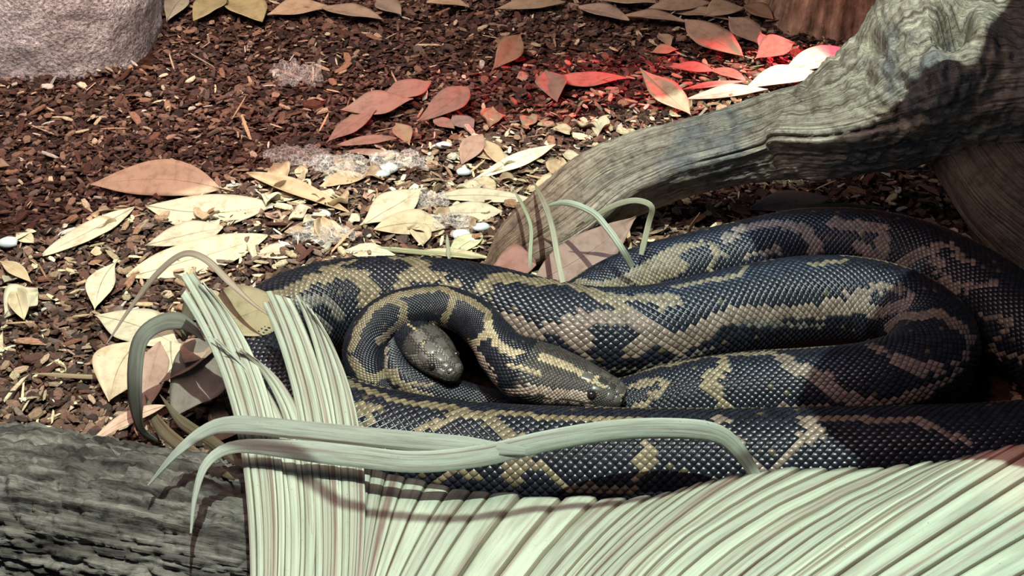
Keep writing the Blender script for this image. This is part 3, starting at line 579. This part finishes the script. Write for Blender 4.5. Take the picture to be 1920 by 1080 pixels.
leaf((822, 368), (1018, 380), .030, PALE, 'long pale leaf pointing at the driftwood tip', .014, .014, .004, 10, .15, -.04, .4, G5)
leaf((812, 400), (942, 398), .042, PALE, 'pale leaf just below the long pointed one', .012, .010, .006, 10, .2, .04, .55, G5)
leaf((868, 347), (1042, 270), .034, (0.80, 0.74, 0.56), 'bright cream narrow leaf with a blunt end in the middle of the litter', .012, .018, .004, 5, .12, 0, .6, G5)
leaf((865, 308), (905, 252), .040, ROSE, 'small folded rose leaf above the bright cream leaf', .008, .028, .006, 10, .5, 0, .5, G5)
leaf((905, 262), (945, 312), .030, BUFF, 'small buff leaf folded against the rose one', .020, .010, .006, 0, .4, 0, .5, G5)
leaf((1000, 352), (1056, 346), .036, CREAM, 'small cream leaf touching the driftwood slope', .010, .012, .008, 10, .4, 0, .5, G5)
leaf((600, 350), (690, 330), .030, BUFF, 'pale brown leaf scrap by the shed skin', .010, .010, .006, 10, .4, 0, .5, G5)
leaf((640, 470), (745, 478), .030, PALE, 'pale leaf strip just behind the big coil', .012, .010, .004, 10, .2, 0, .5, G5)
leaf((780, 470), (925, 484), .020, CREAM, 'narrow cream leaf strip close behind the big coil', .012, .012, .004, 0, .2, 0, .5, G5)
leaf((845, 478), (905, 440), .034, (0.55, 0.56, 0.36), 'greenish pale leaf scrap beside the driftwood tip', .012, .012, .006, 0, .3, 0, .5, G5)
leaf((470, 480), (570, 470), .036, (.6, .5, .36), 'tan leaf flake above the big coil', .010, .010, .004, 0, .3, 0, .5, G5)
leaf((490, 375), (560, 372), .026, PALE, 'pale leaf scrap beside the rolled tan leaf', .012, .012, .004, 0, .3, 0, .5, G5)
leaf((880, 290), (960, 300), .024, BUFF, 'short buff leaf under the bright cream leaf', .010, .010, .004, 0, .3, 0, .5, G5)
# ---- reddish group
leaf((632, 207), (775, 186), .060, ROSE, 'rose brown leaf at the left of the reddish pair', .012, .016, .008, 10, .2, .05, .5, G2)
leaf((708, 185), (808, 155), .056, ROSE, 'rose brown leaf behind the reddish pair', .010, .016, .008, 6, .2, .05, .55, G2)
leaf((782, 228), (878, 162), .060, ROSE, 'curved reddish leaf with upturned tip right of the pair', .010, .034, .010, 12, .3, .08, .6, G2)
leaf((612, 268), (706, 205), .036, ROSE, 'narrow reddish leaf slanting below the pair', .010, .018, .004, 8, .2, 0, .5, G2)
leaf((632, 272), (750, 258), .028, ROSE, 'reddish leaf lying flat under the slanting narrow one', .012, .012, .004, 5, .2, 0, .5, G2)
leaf((648, 284), (745, 292), .022, ROSE, 'lowest narrow reddish leaf of the group', .010, .010, .004, 0, .2, 0, .5, G2)
leaf((742, 232), (768, 272), .034, BUFF, 'small buff leaf tip between the reddish leaves', .014, .012, .010, 0, .4, 0, .5, G2)
leaf((812, 222), (852, 242), .030, ROSE, 'short rose leaf scrap beside the grey flake', .010, .010, .004, 0, .2, 0, .5, G2)
leaf((848, 215), (888, 240), .038, (.34, .30, .26), 'small square grey brown leaf flake right of the reddish leaves', .014, .014, .002, 0, .05, 0, .5, G2)
leaf((922, 132), (976, 64), .046, BROWN, 'brown leaf standing on edge alone on the dark mulch', .010, .050, .008, 20, .35, .06, .55, G2)
leaf((1022, 132), (1045, 190), .060, ROSE, 'rounded reddish leaf at the left end of the red streak', .024, .010, .010, 5, .3, 0, .5, G2)
leaf((1038, 152), (1182, 146), .042, (.50, .26, .20), 'long red lit leaf beside the rounded one', .016, .012, .006, 8, .2, .03, .4, G2)
leaf((1200, 128), (1296, 217), .056, (.62, .50, .34), 'tall tan leaf with a bright tip leaning by the driftwood', .050, .012, .006, 10, .2, .02, .55, G4)
# ---- upper right
leaf((1284, 38), (1394, 108), .072, (.48, .34, .24), 'large brown leaf with a long midrib near the stump', .030, .016, .010, 10, .2, .03, .5, G4)
leaf((1366, 32), (1432, 82), .060, (.46, .34, .25), 'second brown leaf overlapping toward the stump', .034, .014, .008, 6, .2, .03, .5, G4)
leaf((1425, 60), (1448, 110), .036, (.60, .30, .24), 'upright red lit leaf below the stump', .040, .010, .006, 0, .4, 0, .5, G4)
leaf((1415, 112), (1490, 82), .060, (.62, .30, .24), 'broad red lit leaf folded next to the stump', .012, .034, .012, 6, .5, 0, .5, G4)
leaf((1220, 98), (1272, 92), .034, BUFF, 'small brown leaf left of the large brown leaf', .010, .012, .004, 0, .3, 0, .5, G4)
leaf((1235, 62), (1258, 88), .030, BUFF, 'small curled brown leaf above the small brown one', .014, .012, .006, 0, .5, 0, .5, G4)
leaf((1470, 136), (1600, 94), .060, (.78, .72, .58), 'large white lit leaf against the driftwood', .014, .022, .012, -6, .35, .04, .5, G4)
leaf((1395, 165), (1540, 138), .054, (.78, .72, .58), 'bright curled leaf below the large white one', .014, .018, .012, 4, .5, 0, .5, G4)
leaf((1282, 188), (1440, 168), .040, (.78, .72, .58), 'long bright leaf lying along the driftwood', .012, .014, .008, 0, .3, 0, .5, G4)
leaf((1280, 168), (1400, 152), .018, (.62, .34, .28), 'thin red edged leaf above the long bright one', .014, .014, .004, 0, .2, 0, .5, G4)
leaf((1250, 125), (1345, 135), .036, (.5, .28, .22), 'red lit leaf scrap beside the tall tan leaf', .012, .012, .006, 0, .4, 0, .5, G4)
leaf((1330, 130), (1398, 150), .034, (.5, .28, .22), 'red lit leaf scrap under the large brown leaf', .012, .012, .006, 0, .4, 0, .5, G4)
# ---- far edge
for (p0, p1, wd, c, lab) in [
 ((312, 40), (352, -12), .05, (.50, .48, .34), 'pale leaf leaning against the stone block corner'), ((362, 38), (425, -5), .06, OLIVE, 'olive leaf second from the stone block'), ((428, 2), (492, 40), .075, (.50, .44, .22), 'yellowish olive leaf hanging third from the stone block'),
 ((500, 28), (620, 14), .06, BUFF, 'long buff leaf right of the olive leaves'), ((600, 12), (720, 38), .05, (.38, .29, .2), 'brown leaf at the far edge, right of the long buff leaf'), ((705, 2), (752, 30), .05, (.34, .27, .2), 'short brown leaf at the far edge above the dark mulch'),
 ((800, 4), (880, 12), .04, BUFF, 'thin buff leaf at the far edge left of centre'), ((930, 16), (1060, 4), .04, (.40, .31, .2), 'thin brown leaf at the far edge near the centre'), ((1085, 14), (1180, 38), .05, (.46, .35, .26), 'tan leaf at the far edge right of centre'),
 ((1170, 30), (1290, 42), .042, (.42, .31, .22), 'narrow brown leaf pointing at the large brown leaf'), ((1210, 18), (1330, 6), .045, (.46, .35, .24), 'tan leaf in the far heap, left one'), ((1255, 24), (1372, 38), .04, (.48, .36, .24), 'tan leaf in the far heap just above the large brown leaf'),
 ((1320, 30), (1400, 14), .055, (.48, .37, .25), 'tan leaf topping the far heap'), ((1395, 10), (1450, 36), .045, BROWN, 'dark brown leaf in the far heap next to the stump'), ((1435, 40), (1495, 28), .045, (.26, .17, .12), 'dark leaf tucked against the foot of the stump'), ((1120, 0), (1240, 8), .04, BUFF, 'buff leaf lying farthest back right of centre')]:
    leaf(p0, p1, wd, c, lab, .014+.01*RS.rand(), .012+.012*RS.rand(), .012, RS.uniform(-8, 14), .3, RS.uniform(-.04, .04), .5, G3)
# ---- by and under the driftwood
leaf((995, 535), (1192, 408), .060, (.30, .20, .16), 'long reddish brown leaf propped under the driftwood behind the coils', .055, .060, .004, 25, .12, .03, .45, G4)
leaf((925, 500), (1005, 495), .060, (.28, .14, .11), 'short dark red leaf between driftwood tip and big coil', .095, .100, .006, 15, .2, 0, .5, G4)
leaf((1285, 452), (1312, 398), .012, (.42, .22, .16), 'thin red brown leaf sliver standing behind the small coil', .02, .08, .004, 0, .3, 0, .5, G4)
leaf((1400, 392), (1560, 372), .050, (.24, .19, .17), 'dull leaf lying in the shade beneath the driftwood', .016, .018, .006, 0, .2, 0, .5, G4)
# ---- behind the frond
leaf((395, 610), (525, 565), .085, (.30, .25, .15), 'mottled olive leaf behind the palm frond and before the coil', .135, .125, .008, 20, .25, .05, .5, G1)
leaf((395, 640), (345, 680), .045, (.42, .27, .21), 'rose brown leaf fold left of the palm frond', .10, .10, .006, 0, .3, 0, .5, G1)
leaf((420, 640), (318, 790), .085, (.22, .19, .16), 'dark mottled leaf hanging under the palm frond', .115, .040, .006, 10, .3, 0, .4, G1)
leaf((300, 640), (268, 770), .05, ROSE, 'rust coloured leaf inside the loop of the dark strip', .07, .03, .006, 0, .3, 0, .5, G1)
leaf((310, 760), (150, 846), .022, (.62, .42, .32), 'slender red and cream leaf beside the log', .06, .025, .012, 0, .3, .03, .4, G1)
leaf((420, 640), (300, 720), .040, (.40, .28, .2), 'brown leaf edge crossing behind the dark palm strip', .12, .06, .004, 0, .3, 0, .5, G1)
leaf((470, 745), (400, 830), .06, (.2, .15, .11), 'dark brown leaf in the shade beneath the frond', .05, .03, .006, 0, .3, 0, .5, G1)

# ------------------------------------------------------------------ palm frond
frond = obj('palm_frond', None, loc=Vector(at(800, 1200, 0).tolist()))
tag(frond, 'large pleated dry grey green palm frond across the foreground', 'palm frond')
FO = np.array(frond.location)
def frond_set(E, B, Mid, n, tipsplit=0.0, seed=0, ridge=0.006, zig=0.0, arch=0.0):
    """E edge, Mid middle, B base rows (px,py,z); n pleats between first and last"""
    def samp(Q, m): 
        K = np.array([at(a, b, c) for a, b, c in Q]); u = np.linspace(0, len(K)-1, m); KK = np.vstack([2*K[0]-K[1], K, 2*K[-1]-K[-2]])
        i = np.minimum(u.astype(int), len(K)-2); t = (u-i)[:, None]; p0, p1, p2, p3 = KK[i], KK[i+1], KK[i+2], KK[i+3]
        return 0.5*(2*p1+(-p0+p2)*t+(2*p0-5*p1+4*p2-p3)*t*t+(-p0+3*p1-3*p2+p3)*t**3)
    m = 2*n+1; Ee, Mm, Bb = samp(E, m), samp(Mid, m), samp(B, m); rs = np.random.RandomState(seed)
    cam_p = np.array([0, 0, H])
    for k in range(n):
        idx = [2*k, 2*k+1, 2*k+2]; rows = 26; t = np.linspace(0, 1, rows); cols = []
        tipk = rs.uniform(-1, 1)*zig
        for q, i in enumerate(idx):
            e = Ee[i]+(Ee[i]-Mm[i])*(tipk+ (0.03*zig if q == 1 else 0)); b_, mm = Bb[i], Mm[i]
            P = b_[None]*((1-t)*(1-2*t))[:, None]+mm[None]*(4*t*(1-t))[:, None]+e[None]*(t*(2*t-1))[:, None]
            cols.append(P)
        Cc = (cols[0]+cols[2])/2; wv = cols[2]-cols[0]; vd = cam_p-Cc; Tn = np.gradient(Cc, axis=0); nn = np.cross(wv, Tn); nn /= np.linalg.norm(nn, axis=1)[:, None]
        nn *= np.sign((nn*vd).sum(1))[:, None]; wl = np.linalg.norm(wv, axis=1)
        close = np.ones(rows)
        if tipsplit: close = np.clip((1-t)/tipsplit, 0.04, 1)**0.7
        h = ridge*(0.75+0.5*rs.rand())*np.clip(wl/0.02, 0.2, 1.3)
        ux = np.array([-1, -0.82, -0.5, 0.0, 0.5, 0.82, 1.0]); hz = np.array([0, 0.55, 0.75, 0.95, 1.0, 0.80, 0.0])
        ux2 = ux.copy(); P = Cc[:, None, :]+wv[:, None, :]*(0.5*ux2[None, :, None]*close[:, None, None])+nn[:, None, :]*(hz[None, :, None]*h[:, None, None])
        P = P+(fbm(P*30, 2, 90)*0.0012)[..., None]*nn[:, None, :]
        mcol = len(ux); V = P.reshape(-1, 3); s = np.linspace(0, np.linalg.norm(Ee[idx[1]]-Bb[idx[1]]), rows)
        uv = np.stack([np.tile((ux+1)/2*0.25+k*0.37, (rows, 1)), np.tile((s*3+k*1.7)[:, None], (1, mcol))], -1).reshape(-1, 2)
        F = grid(rows, mcol); e1 = np.arange(rows-1)*mcol; e2 = e1+mcol-1; nv = len(V); V2 = (P-nn[:, None, :]*0.0008).reshape(-1, 3); ee = (rows-1)*mcol+np.arange(mcol-1)
        F = [F, F[:, ::-1]+nv, np.stack([e1, e1+mcol, e1+mcol+nv, e1+nv], 1), np.stack([e2+mcol, e2, e2+nv, e2+mcol+nv], 1), np.stack([ee, ee+1, ee+1+nv, ee+nv], 1)]
        nf = sum(len(f) for f in F); base = 0.86+0.2*rs.rand()
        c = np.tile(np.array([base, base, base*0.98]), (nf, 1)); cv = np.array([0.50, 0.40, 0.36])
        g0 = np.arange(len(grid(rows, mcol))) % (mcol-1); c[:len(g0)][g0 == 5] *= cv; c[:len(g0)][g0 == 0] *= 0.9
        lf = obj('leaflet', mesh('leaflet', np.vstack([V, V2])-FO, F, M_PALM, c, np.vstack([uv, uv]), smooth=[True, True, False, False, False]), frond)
    return
# right sweep of the frond
Er = [(672, 836, .125), (700, 880, .120), (770, 901, .112), (860, 922, .106), (942, 932, .104), (1096, 941, .104), (1211, 938, .108), (1290, 916, .118), (1345, 903, .126), (1450, 888, .137), (1565, 884, .142), (1680, 880, .146), (1766, 868, .153), (1850, 850, .166), (1930, 838, .176), (2060, 860, .172), (2200, 930, .165), (2400, 1050, .15)]
Mr = [(668, 1000, .140), (683, 1000, .140), (735, 995, .137), (800, 1010, .135), (878, 1015, .135), (1025, 1015, .138), (1115, 1012, .144), (1160, 1012, .150), (1190, 1018, .154), (1250, 1018, .160), (1320, 1016, .166), (1415, 1014, .170), (1500, 1010, .175), (1580, 1005, .182), (1660, 1005, .186), (1800, 1020, .180), (1950, 1050, .170), (2200, 1160, .15)]
Br = [(655, 1180, .15), (664, 1180, .15), (680, 1180, .15), (710, 1180, .15), (775, 1180, .15), (895, 1180, .152), (975, 1180, .156), (1015, 1180, .16), (1045, 1180, .162), (1110, 1180, .168), (1170, 1180, .17), (1240, 1180, .172), (1300, 1185, .175), (1350, 1190, .178), (1400, 1195, .18), (1520, 1200, .175), (1680, 1210, .17), (1950, 1260, .15)]
frond_set(Er, Br, Mr, 36, 0, 3, 0.0038, 0.02)
# upright left part, tongues that end in free tips
def tongue(E, M, B, n, seed): frond_set(E, B, M, n, 0.0, seed, 0.0035, 0.06)
tongue([(335, 548, .235), (352, 525, .24), (372, 520, .245), (394, 540, .24)], [(440, 790, .155), (464, 790, .158), (490, 785, .16), (514, 780, .16)], [(468, 1180, .15), (487, 1180, .152), (506, 1180, .154), (526, 1180, .155)], 5, 5)
tongue([(400, 640, .20), (412, 644, .20), (424, 652, .195)], [(508, 830, .15), (526, 830, .15), (546, 830, .15)], [(524, 1180, .148), (538, 1180, .15), (553, 1180, .15)], 2, 6)
tongue([(436, 640, .20), (446, 646, .20), (458, 656, .195)], [(540, 820, .148), (556, 820, .15), (578, 820, .15)], [(550, 1180, .147), (563, 1180, .148), (578, 1180, .15)], 2, 9)
tongue([(488, 556, .215), (514, 552, .22), (546, 560, .22)], [(562, 810, .152), (592, 810, .155), (626, 810, .155)], [(574, 1180, .15), (600, 1180, .15), (628, 1180, .15)], 4, 7)
tongue([(556, 562, .218), (574, 568, .22), (590, 590, .215)], [(618, 800, .154), (646, 800, .156), (676, 812, .152)], [(624, 1180, .15), (646, 1180, .152), (668, 1180, .152)], 4, 8)

# strips torn from the frond
def strip(rows, w_, label, col=(.8, .8, .8), **kw):
    o = obj('palm_strip', ribbon(rows, w_, tcol=col, name='palm_strip', **kw)); rebase(o); tag(o, label, 'palm strip', kw.get('g')); return o
strip([(278, 910, .13), (330, 850, .16), (385, 808, .17), (440, 796, .175), (560, 806, .18), (700, 820, .182), (830, 832, .182), (920, 840, .18), (985, 846, .176)], .020, 'upper long grey palm strip crossing over the front coil', (.66, .66, .68), twist=(15, 0), taper=(.1, .4))
strip([(358, 1000, .13), (366, 930, .15), (388, 868, .165), (440, 838, .175), (540, 842, .18), (660, 855, .18), (780, 866, .178), (900, 855, .176), (1020, 828, .178), (1140, 808, .182), (1250, 803, .182), (1340, 812, .178), (1385, 845, .16), (1425, 905, .13)], .022, 'lower long grey palm strip twisting across the front coil', (.72, .73, .75), twist=(20, -25), n=80, taper=(.1, .5))
strip([(200, 645, .05), (250, 570, .10), (300, 508, .15), (345, 476, .18), (385, 486, .19), (430, 528, .185), (470, 566, .175), (515, 600, .165)], .009, 'thin rose palm strip arching over the leaves at left', (.92, .70, .66), twist=(20, 20))
strip([(300, 830, .03), (262, 800, .06), (252, 720, .12), (262, 640, .16), (300, 606, .175), (345, 605, .18), (385, 640, .18)], .022, 'dark grey palm strip drooping in a loop left of the frond', (.34, .32, .32), twist=(35, 10))
strip([(345, 640, .14), (352, 590, .17), (362, 545, .20)], .016, 'dull brown palm strip behind the tallest tongue of the frond', (.42, .36, .3))
strip([(440, 900, .11), (360, 850, .06), (300, 800, .05), (272, 740, .05)], .016, 'brown palm stem bent below the drooping dark strip', (.38, .26, .2))
strip([(460, 880, .10), (400, 830, .06), (340, 790, .05), (300, 740, .06)], .014, 'second brown palm stem beside the bent one', (.32, .24, .18))
strip([(960, 350, .10), (985, 395, .12), (996, 430, .12), (994, 480, .11), (994, 528, .08)], .005, 'leftmost thin blade hanging before the driftwood tip', (.85, .85, .7), twist=(0, 0), taper=(.1, .9))
strip([(1000, 340, .11), (1022, 385, .14), (1036, 430, .15), (1045, 480, .14), (1055, 530, .12)], .008, 'straight blade hanging between driftwood tip and brown leaf', (.88, .76, .66), taper=(.1, .9))
strip([(1010, 390, .12), (1060, 380, .15), (1110, 398, .16), (1140, 430, .155), (1165, 465, .14), (1185, 500, .11)], .009, 'arched blade crossing the driftwood slope', (.86, .88, .80), taper=(.1, .9))
strip([(1070, 432, .11), (1120, 402, .14), (1160, 382, .16), (1195, 376, .17), (1222, 388, .165), (1216, 420, .14), (1202, 478, .11)], .008, 'curled blade looping down near the small coil', (.66, .58, .46), taper=(.1, .8))
strip([(1475, 392, .02), (1560, 384, .03), (1660, 390, .02)], .006, 'pale straw lying in the shade beneath the driftwood', (.8, .75, .6))
strip([(838, 440, .01), (842, 490, .03)], .006, 'short white straw standing behind the big coil', (1, .95, .85))
strip([(680, 462, .014), (800, 474, .014), (915, 484, .014)], .008, 'long pale straw lying behind the big coil', (.95, .9, .65))
strip([(60, 700, .012), (150, 706, .014), (245, 708, .014)], .006, 'long rose straw lying on the mulch at left', (.9, .6, .45))
strip([(600, 332, .014), (650, 302, .016)], .006, 'curved tan straw left of the folded rose leaf', (.8, .65, .45))

# ------------------------------------------------------------------ shed skin and pebbles
def crumple(px, py, rx, ry, seed, label, hz=0.016):
    n = 26; u = np.linspace(-1, 1, n); X, Y = np.meshgrid(u, u, indexing='ij'); c = at(px, py, 0)
    q = np.stack([X*2.2+seed, Y*2.2, 0*X], -1); r = 1+0.25*vn(q*0.8, seed)
    V = np.stack([c[0]+X*rx*r, c[1]+Y*ry*r, 0.010+hz*(0.5+0.5*fbm(q*1.6, 3, seed+1)).clip(0, 1)*1.5], -1).reshape(-1, 3); V[:, :2] += fbm(np.repeat(q.reshape(-1, 3), 1, 0)*2, 2, seed+4)[:, None]*0.006
    F = grid(n, n)[:, ::-1]; cx = V[F].mean(1); keep = ((cx[:, 0]-c[0])/rx)**2+((cx[:, 1]-c[1])/ry)**2 < 1.05+0.5*vn(cx*60, seed); o = obj('shed_skin', mesh('shed_skin', V, F[keep], M_SHED)); rebase(o)
    tag(o, label, 'shed skin', 'shed snake skin scraps'); return o
crumple(562, 168, .045, .05, 3, 'net patterned shed skin scrap on the dark mulch', .03)
crumple(560, 312, .05, .035, 5, 'glassy shed skin scrap above the rolled tan leaf')
crumple(640, 330, .05, .04, 7, 'glassy shed skin scrap between rolled leaf and red light')
crumple(745, 322, .05, .035, 8, 'white shed skin scrap in the middle of the litter')
crumple(600, 462, .05, .03, 9, 'pale papery shed skin close behind the big coil')
crumple(805, 395, .03, .03, 12, 'grey shed skin knot between the pale leaves')
crumple(850, 435, .03, .02, 14, 'white shed skin flake beside the tip of the driftwood')
M_PEB = flat('pale_pebble', (0.50, 0.55, 0.56), 0.35, 0.5)
def pebble(px, py, r, label):
    n, k = 14, 8; th, ph = np.meshgrid(np.linspace(0, 2*PI, n, endpoint=False), np.linspace(0.08, PI-0.08, k)); P = np.stack([np.sin(ph)*np.cos(th)*1.3, np.sin(ph)*np.sin(th), np.cos(ph)*0.6], -1)
    P = P*(1+0.25*vn(P*1.5+px, 4))[..., None]*r+at(px, py, .012); V = P.reshape(-1, 3); V = np.vstack([V, P[0].mean(0)[None], P[-1].mean(0)[None]]); j = np.arange(n)
    F = [grid(k, n, True)[:, ::-1], np.stack([np.full(n, len(V)-2), j, (j+1) % n], 1), np.stack([np.full(n, len(V)-1), (k-1)*n+(j+1) % n, (k-1)*n+j], 1)]
    o = obj('pebble', mesh('pebble', V, F, M_PEB)); rebase(o); tag(o, label, 'pebble', 'pale pebbles in the litter')
for a in [(602, 402, .012, 'pale blue grey pebble beside the rolled tan leaf'), (730, 315, .013, 'white pebble by the shed skin in the middle'), (865, 440, .012, 'white pebble near the driftwood tip'), (720, 325, .009, 'small pale pebble next to the white one'), (900, 425, .010, 'grey pebble between pale leaf and driftwood tip'), (870, 322, .010, 'grey flat pebble under the bright cream leaf'), (832, 272, .010, 'small whitish pebble left of the folded rose leaf'), (15, 455, .012, 'dark grey pebble at the left edge')]: pebble(*a)

# ------------------------------------------------------------------ bark mulch
PALETTE = np.array([[.045, .024, .018], [.080, .042, .030], [.12, .064, .045], [.16, .095, .065], [.030, .020, .016], [.21, .135, .09], [.34, .25, .17], [.060, .036, .030], [.13, .095, .075]])
PW = np.array([.17, .18, .16, .10, .14, .06, .03, .10, .06]); PW = PW/PW.sum()
UNIT = np.array([[-1, -.7, 0], [-.2, -1, 0], [1, -.5, 0], [.8, .7, 0], [-.1, 1, 0], [-.9, .5, 0]])
def chips(n, xy, lo, hi, slim, seed, zoff=0.0, cols=None):
    rs = np.random.RandomState(seed); L = np.exp(rs.uniform(np.log(lo), np.log(hi), n))*0.5; W = L*rs.uniform(slim[0], slim[1], n); Hh = np.minimum(L, W)*rs.uniform(.18, .5, n)
    b = UNIT[None]*(1+0.35*(rs.rand(n, 6, 1)-.5)); top = b.copy(); top[..., 2] = 1; top[..., :2] *= 0.86; b = np.concatenate([b, top], 1)
    b = b*np.stack([L, W, Hh], 1)[:, None, :]
    az = rs.uniform(0, 2*PI, n); ca, sa = np.cos(az), np.sin(az); x = b[..., 0]*ca[:, None]-b[..., 1]*sa[:, None]; y = b[..., 0]*sa[:, None]+b[..., 1]*ca[:, None]
    tx, ty = rs.normal(0, .28, n), rs.normal(0, .28, n); z = b[..., 2]+x*tx[:, None]+y*ty[:, None]
    x = x+xy[:, 0][:, None]; y = y+xy[:, 1][:, None]; z = z+(ground_z(xy[:, 0], xy[:, 1])+zoff+rs.uniform(-.003, .006, n))[:, None]
    V = np.stack([x, y, z], -1).reshape(-1, 3); k = np.arange(n)*12; j = np.arange(6); j2 = (j+1) % 6
    sides = (k[:, None, None]+np.stack([j, j2, j2+6, j+6], 1)[None]).reshape(-1, 4); tops = np.concatenate([k[:, None]+np.array([[6, 7, 8, 9]]), k[:, None]+np.array([[6, 9, 10, 11]])])
    ci = rs.choice(len(PALETTE), n, p=PW) if cols is None else cols; cc = PALETTE[ci]*rs.uniform(.75, 1.35, n)[:, None]
    return V, [sides, tops], np.concatenate([np.repeat(cc, 6, 0), cc, cc])
def scatter(n, seed, region=None):
    rs = np.random.RandomState(seed); out = []
    while sum(len(a) for a in out) < n:
        u = rs.uniform(-250, 2150, 4*n); t = rs.uniform(0, 1, 4*n); y = 1.25+t*(3.05-1.25); x = (u-960)/FPX*(y*CP+H*SP)
        P = np.stack([x, y, np.zeros_like(x)], 1); p = proj(P); ok = np.ones(len(x), bool)
        ok &= ~((p[:, 0] > 560) & (p[:, 0] < 1900) & (p[:, 1] > 640))           # under the coils and the frond
        ok &= ~((p[:, 1] > 900))
        ok &= ~((p[:, 0] < 290) & (p[:, 1] < 125) & (p[:, 1] < 150-0.1*p[:, 0]))  # under the stone block
        ok &= ~((np.hypot(x-at(1610, 20, 0)[0], y-2.78)) < 0.19)
        out.append(np.stack([x, y], 1)[ok])
    return np.concatenate(out)[:n]
xy = scatter(64000, 1); V, F, fc = chips(len(xy), xy, .006, .024, (.25, .75), 2)
o = obj('bark_mulch', mesh('bark_mulch', V, F, M_CHIP, fc, smooth=False)); tag(o, 'red brown shredded bark mulch covering the enclosure floor', 'mulch', kind='stuff')
# pale fibres and leaf crumbs mixed into the lit litter
def crumb_xy(n, seed):
    p = scatter(n*4, seed); q = proj(np.column_stack([p, np.zeros(len(p))])); rs = np.random.RandomState(seed+1)
    f = q[:, 1]-(450-0.235*q[:, 0]); pr = np.where(f > -10, np.exp(-np.maximum(f, 0)/400)*(0.35+0.65*np.clip(q[:, 0]/600, 0, 1)), 0.16); return p[rs.rand(len(p)) < pr][:n]
PALETTE = np.array([[.42, .34, .21], [.52, .44, .28], [.34, .24, .15], [.24, .16, .10], [.50, .48, .40], [.60, .52, .34], [.3, .2, .14], [.2, .12, .08], [.14, .1, .08]]); PW = np.ones(9)/9
xy = crumb_xy(6500, 31); V, F, fc = chips(len(xy), xy, .007, .028, (.12, .6), 32, .006)
o = obj('leaf_crumbs', mesh('leaf_crumbs', V, F, M_CHIP, fc, smooth=False)); tag(o, 'pale crumbs of leaf and bark mixed through the lit mulch', 'litter', kind='stuff')
# single pieces that can be picked out
def singles(n, seed, lo, hi, slim, name, label, cat, group, pal, zoff):
    global PALETTE, PW
    PALETTE = np.array(pal); PW = np.ones(len(pal))/len(pal); rs = np.random.RandomState(seed+5); protos = []
    for k in range(14):
        V, F, fc = chips(1, np.zeros((1, 2)), lo*1.0+(hi-lo)*k/14, lo+(hi-lo)*(k+1)/14, slim, seed+k); V[:, 2] -= V[:, 2].min(); protos.append(mesh(name, V, F, M_CHIP, fc, smooth=False))
    xy = scatter(n, seed+3)
    for k in range(n):
        o = obj(name, protos[k % 14]); o.location = (xy[k, 0], xy[k, 1], float(ground_z(xy[k:k+1, 0], xy[k:k+1, 1])[0])+zoff); o.rotation_euler = (rs.normal(0, .08), rs.normal(0, .08), rs.uniform(0, 6.28)); tag(o, label, cat, group)
singles(290, 51, .024, .040, (.3, .6), 'bark_chip', 'coarse red brown bark chip lying loose on the mulch', 'bark chip', 'coarse bark chips on the mulch', [[.12, .05, .03], [.18, .08, .05], [.08, .035, .025], [.24, .13, .08], [.3, .17, .1]], .004)
singles(170, 81, .030, .055, (.07, .14), 'wood_splinter', 'slender pale wood splinter lying loose on the mulch', 'splinter', 'pale wood splinters on the mulch', [[.36, .22, .13], [.46, .32, .19], [.3, .17, .1], [.5, .4, .26]], .005)

# small leaf scraps crowded in the middle of the litter, copies of a few
protos = []
for k in range(9):
    c = [CREAM, PALE, BUFF, (.44, .40, .30), ROSE, (.36, .26, .17)][k % 6]; o = leaf((900, 400), (900+22+7*k, 400+RS.uniform(-10, 10)), .016+.0025*k, c, None, lift=.004, curl=.5, wav=.5, midrib=False)
    protos.append(o)
rs = np.random.RandomState(404); cnt = 0; G = 'small leaf scraps in the middle of the litter'
while cnt < 95:
    px, py = rs.uniform(-10, 1300), rs.uniform(150, 560); f = py-(450-0.235*px)
    if f < -25 and rs.rand() < 0.8: continue
    if px < 480 and rs.rand() < 0.7: continue
    if py > 470-0.02*px and px > 470: continue
    if px > 930 and py > 700-0.33*px: continue
    o = protos[cnt] if cnt < 9 else protos[cnt % 9].copy()
    if cnt >= 9: COL.objects.link(o)
    p = at(px, py, 0); o.location = (p[0], p[1], float(ground_z(np.array([p[0]]), np.array([p[1]]))[0])+.006); o.rotation_euler = (rs.normal(0, .3), rs.normal(0, .3), rs.uniform(0, 6.28)); sc = rs.uniform(.5, .95); o.scale = (sc, sc, sc)
    tag(o, 'small curled leaf scrap lying among the pale litter', 'leaf', G); cnt += 1
